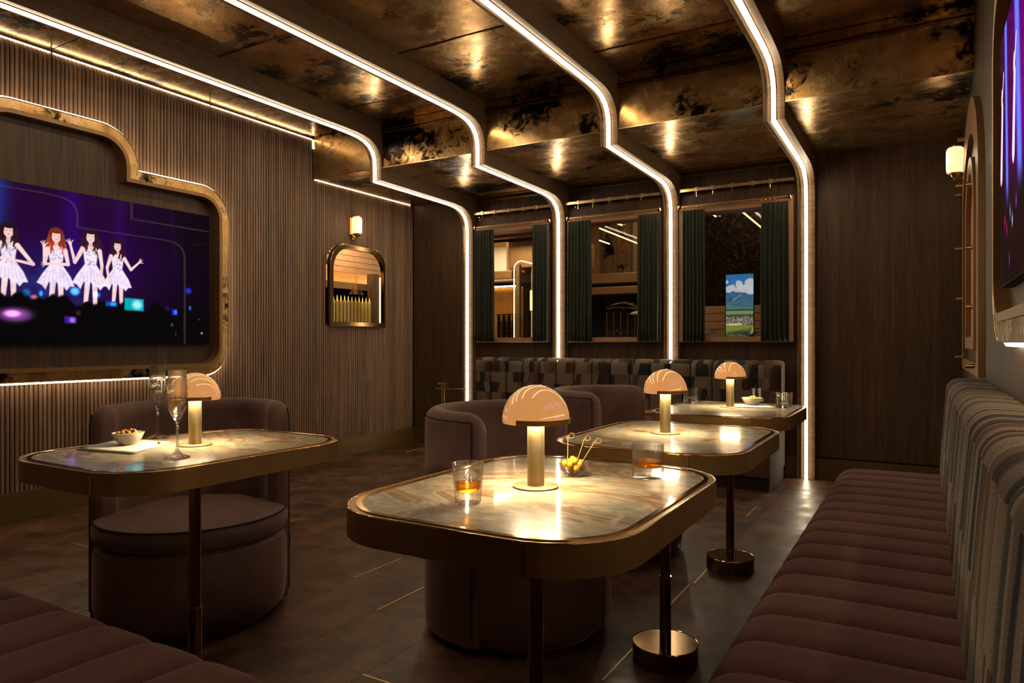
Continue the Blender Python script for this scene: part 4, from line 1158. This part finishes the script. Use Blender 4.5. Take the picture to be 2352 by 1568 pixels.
# ---------------------------------------------------------------- tables
ZT = .75
def make_table():
    r_ = empty('lounge_table')
    hx, hy, rr = .29, .375, .16
    O = rrect(0, 0, hx, hy, rr, 14)
    I1 = offset_poly(O, .0)
    ins = rrect(0, 0, hx-.016, hy-.016, rr-.014, 14)
    build('brass_rim', MB().ring(O, ins, 'z', ZT-.052, ZT), M['rim'], r_, smooth=30)
    build('rim_edge', MB().tube([(a, b, ZT) for a, b in rrect(0, 0, hx-.002, hy-.002, rr-.002, 14)], .0022, 6, closed=True), 'brass_polished', r_, smooth=180)
    build('rim_seam', MB().box(.16, .162, -hy-.0006, -hy+.004, ZT-.05, ZT-.003), 'brass', r_)
    build('underside', MB().prism(rrect(0, 0, hx-.018, hy-.018, rr-.018, 10), 'z', ZT-.045, ZT-.022), 'black', r_)
    sl = MB(); A = rrect(0, 0, hx-.020, hy-.020, rr-.018, 14)
    sl.prism(A, 'z', ZT-.02, ZT+.0005); build('stone_top', sl, 'marble', r_, smooth=30)
    gl = MB(); gl.ring(rrect(0, 0, hx-.016, hy-.016, rr-.014, 14), rrect(0, 0, hx-.026, hy-.026, rr-.022, 14), 'z', ZT-.001, ZT+.0025); build('glass_edge', gl, 'brass_polished', r_, smooth=30)
    return r_
def pole(r_, px, py):
    o = build('pole', MB().lathe([(0, .27), (.0165, .27), (.0165, ZT-.04), (0, ZT-.04)], 28, px, py), 'brass_dark', r_, smooth=30)
    build('pole_sleeve', MB().lathe([(0, .04), (.0188, .04), (.0188, .276), (.0165, .279), (0, .279)], 28, px, py), 'brass_dark', r_, smooth=30)
    build('pole_collar', MB().lathe([(.0165, .274), (.0200, .274), (.0200, .279), (.0165, .279)], 28, px, py), 'brass_polished', r_, smooth=30)
    bd_ = build('base_disc', MB().lathe([(0, 0), (.105, 0), (.107, .002), (.107, .058), (.1055, .060), (0, .060)], 56, px, py), 'brass_dark', r_, smooth=30)
    build('base_rim', MB().tube([(px+.106*math.cos(t), py+.106*math.sin(t), .0605) for t in [2*PI*i/56 for i in range(56)]], .0014, 5, closed=True), 'brass_polished', bd_)
TB = [((-.674, 1.287), (-.695, 1.281), 'marble table nearest the camera with a whisky glass and a bowl of pickled onions'),
      ((-.700, 2.215), (-.736, 2.256), 'empty marble table with only a lamp, second of the row along the right banquette'),
      ((-.752, 3.245), (-.774, 3.323), 'marble table farthest back, with three glasses and a white bowl of nuts'),
      ((-1.808, 1.268), (-1.840, 1.298), 'marble table on the left with two champagne flutes and a bowl on a napkin')]
t0 = make_table()
for k, ((x, y), (lx, ly), lab) in enumerate(TB):
    o = t0 if k == 0 else copy_tree(t0)
    o.location = (x, y, 0); tag(o, lab, 'table', 'marble-topped lounge tables')
TT = [t0]+[q for q in C.objects if q.name.startswith('lounge_table.') and q.parent is None]
for o, ((x, y), (lx, ly), lab) in zip(TT, TB): pole(o, lx-x, ly-y)

# ---------------------------------------------------------------- mushroom lamps
def make_lamp():
    r_ = empty('table_lamp')
    build('lamp_base', MB().lathe([(0, 0), (.047, 0), (.048, .001), (.048, .003), (.047, .0035), (0, .0035)], 48), 'brass_brushed', r_, smooth=30)
    build('lamp_stem', MB().lathe([(0, .0035), (.0178, .0035), (.0178, .140), (0, .140)], 40), 'brass_brushed', r_, smooth=30)
    R0, zb = .0705, .139
    pr = [(R0*math.cos(t), zb+.073*math.sin(t)) for t in [PI/2*i/20 for i in range(20)]]+[(0, zb+.073)]
    pi_ = [(0, zb+.069)]+[((R0-.003)*math.cos(t), zb+.069*math.sin(t)) for t in [PI/2*i/16 for i in range(15, -1, -1)]]
    m = MB(); m.lathe(pi_+[(R0-.0015, zb-.006)]+pr, 64)
    sh_ = build('lamp_shade', m, 'shade', r_, smooth=60)
    m = MB(); a0, a1 = math.radians(-95), math.radians(22)
    G = []
    for i in range(31):
        a = a0+(a1-a0)*i/30
        G.append([(r*math.cos(a), r*math.sin(a), z) for r, z in ((.0690, zb-.0055), (.0722, zb-.0055), (.0722, zb+.0045), (.0690, zb+.0045))])
    b = m.quadgrid(G, closed_v=True); m.f += [(b, b+1, b+2, b+3), (b+123, b+122, b+121, b+120)]
    build('shade_clip', m, M['clip'], sh_, smooth=30)
    m = MB(); m.lathe([(.022, .1345), (.044, .1345), (.044, .1353), (.022, .1353), (.022, .1345)], 40, 0, 0, 0)
    build('light_ring', m, 'lampring', r_)
    build('ring_plate', MB().lathe([(0, .1355), (.050, .1355), (.050, .138), (0, .138)], 40), 'brass', r_, smooth=30)
    return r_
lp0 = make_lamp()
LL = ['peach glass mushroom lamp with a brass stem, in the middle of the nearest marble table', 'peach glass mushroom lamp on the empty second marble table', 'peach glass mushroom lamp on the farthest table, before the patchwork banquette', 'peach glass mushroom lamp beside the champagne flutes on the left table']
for k, (_, (lx, ly), _) in enumerate(TB):
    o = lp0 if k == 0 else copy_tree(lp0)
    o.location = (lx, ly, ZT+.001); tag(o, LL[k], 'lamp', 'mushroom table lamps')
    o.rotation_euler = (0, 0, [0, .03, .06, -.35][k])

# ---------------------------------------------------------------- glassware
ZG = ZT+.002
def tumbler(loc, rb_, rt, h, base, flute=None, mat='glass', lab='', n=48, grp=None, name='whisky_glass'):
    pr = [(0, 0), (rb_*.92, 0), (rb_, .003), (rb_+(rt-rb_)*.5, h*.5), (rt, h), (rt-.0012, h+.0008), (rt-.0022, h), (rb_+(rt-rb_)*.5-.0026, h*.5), (rb_-.003, base+.004), (rb_*.8, base), (0, base-.001)]
    o = build(name, MB().lathe(pr, n, flute=flute), mat, smooth=50); o.location = loc; tag(o, lab, 'glass', grp); return o
tumbler((-.733, 1.085, ZG), .0245, .0298, .074, .021, lab='tapered whisky glass with an ice cube and amber drink on the nearest table', name='whisky_glass')
o = build('whisky', MB().lathe([(0, .0215), (.0205, .0225), (.0238, .030), (.0243, .0385), (0, .0385)], 40), 'whisky', smooth=40); o.location = (-.733, 1.085, ZG); tag(o, 'amber whisky in the tapered glass on the nearest table', 'drink')
ic = build('ice_cube', MB().box(-.011, .011, -.011, .011, -.011, .011, .003), 'crystal', smooth=30); ic.location = (-.728, 1.093, ZG+.050); ic.rotation_euler = (.6, .5, .4); tag(ic, 'clear ice cube leaning in the whisky glass', 'ice')
fl30 = lambda a, z: 1+.018*abs(math.cos(a*20))
tumbler((-.526, 1.489, ZG), .0340, .0350, .074, .024, flute=fl30, n=160, lab='ribbed tumbler with a little whisky at the right of the nearest table', name='ribbed_tumbler')
o = build('whisky', MB().lathe([(0, .0255), (.0300, .0260), (.0308, .038), (0, .038)], 40), 'whisky', smooth=40); o.location = (-.526, 1.489, ZG); tag(o, 'shallow amber whisky in the ribbed tumbler', 'drink')
cut = lambda a, z: 1+.03*math.cos(a*8)*(1 if z < .03 else 0)
tumbler((-.994, 3.439, ZG), .0340, .0345, .074, .022, flute=cut, mat='crystal', n=64, lab='tumbler with a faceted base at the left of the farthest table', name='cut_tumbler')
def peak_tumbler(loc, lab):
    pr = [(0, 0), (.035, 0), (.0365, .003), (.037, .068), (.0362, .0688), (.0350, .068), (.0345, .012), (.028, .010), (.018, .020), (.008, .030), (0, .037)]
    o = build('peaked_tumbler', MB().lathe(pr, 64, flute=lambda a, z: 1+(.06*math.cos(a*7) if .011 < z < .035 else 0)), 'crystal', smooth=50); o.location = loc; tag(o, lab, 'glass')
peak_tumbler((-.550, 3.404, ZG), 'tumbler with a glass peak inside at the right of the farthest table')
tumbler((-.729, 3.70, ZG), .0300, .0310, .066, .016, flute=fl30, n=140, lab='plain ribbed tumbler behind the white bowl on the farthest table', name='ribbed_tumbler')
def champagne(loc, lab):
    r_ = empty('champagne_flute', loc); tag(r_, lab, 'glass', 'champagne flutes on the left table')
    cutf = lambda a, z: 1+(.075*abs(math.sin(a*6+z*90)) if .11 < z < .15 else 0)
    pr = [(0, 0), (.031, .0), (.0315, .001), (.026, .004), (.012, .010), (.005, .018), (.0034, .03), (.003, .06), (.0036, .088), (.008, .098), (.0135, .110), (.016, .116), (.0195, .125), (.0225, .135), (.0238, .145), (.0245, .155), (.0240, .185), (.0215, .226),
          (.0207, .2264), (.0200, .226), (.0226, .185), (.0231, .155), (.0208, .135), (.0145, .118), (.006, .103), (0, .101)]
    build('glass_body', MB().lathe(pr, 132, flute=cutf), 'crystal', r_, smooth=60)
    build('wine', MB().lathe([(0, .1035), (.0055, .1050), (.0135, .119), (.0196, .135), (.0215, .150), (0, .150)], 40), 'wine', r_, smooth=50)
champagne((-1.672, 1.128, ZG), 'nearer of the two cut crystal champagne flutes, in front of the lamp')
champagne((-2.076, 1.333, ZG), 'farther of the two cut crystal champagne flutes, left of the lamp')

# ---------------------------------------------------------------- bowls, nuts, onions, napkins
def bowl(loc, r, h, mat, lab, th=.0025, foot=.5, name='bowl'):
    pr = [(0, 0), (r*foot, 0), (r*foot*1.05, .002), (r*.82, h*.45), (r, h), (r-th*.5, h+.0006), (r-th, h), (r*.82-th, h*.47+.001), (r*foot*.9, .004), (0, .0035)]
    o = build(name, MB().lathe(pr, 48), mat, smooth=60); o.location = loc; tag(o, lab, 'bowl'); return o
def napkin(P, z, lab, t=.004):
    c = Vector((sum(p[0] for p in P)/4, sum(p[1] for p in P)/4))
    r_ = empty('napkin', (c.x, c.y, z)); tag(r_, lab, 'napkin', 'folded white napkins')
    q = [(p[0]-c.x, p[1]-c.y) for p in P]
    for k in range(2):
        sc_ = 1-.03*k
        G = []
        n = 8
        for i in range(n+1):
            row = []
            for j in range(n+1):
                s_, t_ = i/n, j/n
                x = (q[0][0]*(1-s_)+q[1][0]*s_)*(1-t_)+(q[3][0]*(1-s_)+q[2][0]*s_)*t_
                y = (q[0][1]*(1-s_)+q[1][1]*s_)*(1-t_)+(q[3][1]*(1-s_)+q[2][1]*s_)*t_
                row.append((x*sc_+.002*k, y*sc_, .0006+k*.0022+.0006*math.sin(s_*7+t_*5)))
            G.append(row)
        m = MB(); m.quadgrid(G); o = build('fold', m, 'napkin', r_, smooth=180, fixn=False); mo = o.modifiers.new('thick', 'SOLIDIFY'); mo.thickness = .0016; mo.offset = 1
napkin([(-2.03, 1.065), (-1.83, 1.10), (-1.945, 1.29), (-2.14, 1.25)], ZG-.001, 'folded white napkin under the bowl on the left table')
napkin([(-.80, 3.44), (-.715, 3.31), (-.565, 3.37), (-.66, 3.52)], ZG-.001, 'folded white napkin under the bowl on the farthest table')
bowl((-1.984, 1.184, ZG+.0045), .0425, .034, 'porcelain', 'white porcelain bowl of mixed nuts on the left table', name='nut_bowl')
bowl((-.700, 3.44, ZG+.0045), .047, .033, 'porcelain', 'white porcelain bowl of yellow snacks on the farthest table', name='nut_bowl')
bowl((-.677, 1.424, ZG), .0350, .031, 'glass', 'small clear glass bowl of pickled onions on the nearest table', th=.0022, foot=.45, name='glass_bowl')
nutm = None
def heap(cx, cy, cz, R_, n, size, grp, lab, cat, name, mat, seed, elong=1.0, layers=3, dz=None):
    global nutm
    rp = random.Random(seed)
    m = MB(); m.lathe([(0, -1), (.45, -.88), (.8, -.55), (1, -.05), (.93, .4), (.62, .8), (.25, .98), (0, 1.02)], 14)
    proto = None; placed = []
    tries = 0
    while len(placed) < n and tries < 20000:
        tries += 1
        lay = min(layers-1, int(tries/20000*layers*2.2)) if False else rp.randrange(layers)
        rr = R_[lay]*math.sqrt(rp.random()); a = rp.uniform(0, 2*PI)
        p = Vector((rr*math.cos(a), rr*math.sin(a), dz[lay]))
        if all((p-q).length > size*1.55 for q in placed):
            placed.append(p)
            if proto is None: proto = build(name, m, mat, smooth=180); o = proto
            else: o = instance(proto, (0, 0, 0))
            o.location = (cx+p.x, cy+p.y, cz+p.z); o.scale = (size, size*rp.uniform(.9, 1.05), size*elong)
            o.rotation_euler = (rp.uniform(-1.4, 1.4), rp.uniform(-1.4, 1.4), rp.uniform(0, 6)); tag(o, lab, cat, grp)
heap(-1.984, 1.184, ZG+.0045, [.022, .031, .034, .022], 34, .0056, 'nuts in the white bowl on the left table', 'small roasted nut in the white bowl on the left table', 'nut', 'nut', 'nut', 1, 1.5, 4, [.011, .020, .029, .036])
heap(-.700, 3.44, ZG+.0045, [.024, .034, .036, .024], 30, .0068, 'snacks in the bowl on the farthest table', 'yellow snack ball in the white bowl on the farthest table', 'snack', 'snack', 'olive', 2, 1.1, 4, [.012, .021, .030, .036])
heap(-.677, 1.424, ZG, [.012, .020, .022, .014], 17, .0075, 'pickled onions in the glass bowl', 'glossy yellow pickled onion in the clear glass bowl', 'onion', 'pickled_onion', 'olive', 4, 1.0, 4, [.011, .019, .028, .036])
o = build('nut', MB().lathe([(0, -1), (.8, -.5), (1, 0), (.7, .6), (0, 1)], 12), 'nut', smooth=180); o.location = (-1.915, 1.235, ZG+.009); o.scale = (.005, .005, .009); o.rotation_euler = (1.5, .2, 1.0); tag(o, 'single nut lying loose on the napkin', 'nut')
for k, (bx, by, dx, dy, hgt) in enumerate([(-.688, 1.418, .000, .002, .088), (-.672, 1.428, .016, .010, .082), (-.660, 1.424, .030, .012, .078)]):
    pk = empty('cocktail_pick', (bx, by, ZG+.030)); tag(pk, ['upright bamboo pick with knotted end in the glass bowl', 'middle bamboo pick leaning in the glass bowl', 'bamboo pick leaning most to the right in the glass bowl'][k], 'pick', 'knotted bamboo picks')
    top = Vector((dx, dy, hgt-.030))
    build('stick', MB().tube([(0, 0, -.004), tuple(top)], .0009, 6), 'bamboo', pk)
    rt = Vector((.8625, .506, 0)); up = Vector((0, 0, 1)); fwd = Vector((-.506, .8625, 0))
    L = [tuple(top+rt*(.0075+.0065*math.cos(t))+up*(.002+.0055*math.sin(t))+fwd*.001*math.sin(2*t)) for t in [PI+2*PI*i/16 for i in range(15)]]
    build('knot_loop', MB().tube([tuple(top-rt*.005-up*.004), tuple(top)]+L+[tuple(top+rt*.002-up*.005)], .0007, 5), 'bamboo', pk)

# ---------------------------------------------------------------- small brass stands at the back
st = empty('brass_stand', (-3.84, 5.27, 0)); tag(st, 'slim brass valet stand with a T top by the first light arch', 'stand')
build('stand_post', MB().box(-.012, .012, -.010, .010, .01, .66, .002), 'brass', st)
build('top_cap', MB().box(-.050, .050, -.018, .018, .66, .682, .003), 'brass', st)
build('cross_bar', MB().box(-.085, .085, -.008, .008, .618, .63, .002), 'brass', st)
build('reach_arm', MB().tube([(.08, 0, .624), (.25, .05, .628)], .005, 8), 'brass_dark', st)
build('foot', MB().lathe([(0, 0), (.11, 0), (.11, .012), (0, .014)], 32), 'brass', st, smooth=30)
s2 = empty('side_table', (-1.60, 4.42, 0)); tag(s2, 'small round brass side table behind the farthest tub chair', 'table')
build('table_top', MB().lathe([(0, .585), (.145, .585), (.148, .59), (.148, .60), (.14, .60), (.14, .592), (0, .592)], 48), 'brass', s2, smooth=30)
build('table_post', MB().lathe([(0, .012), (.010, .012), (.010, .585), (0, .585)], 16), 'brass', s2, smooth=30)
build('foot', MB().lathe([(0, 0), (.10, 0), (.10, .012), (0, .014)], 32), 'brass', s2, smooth=30)
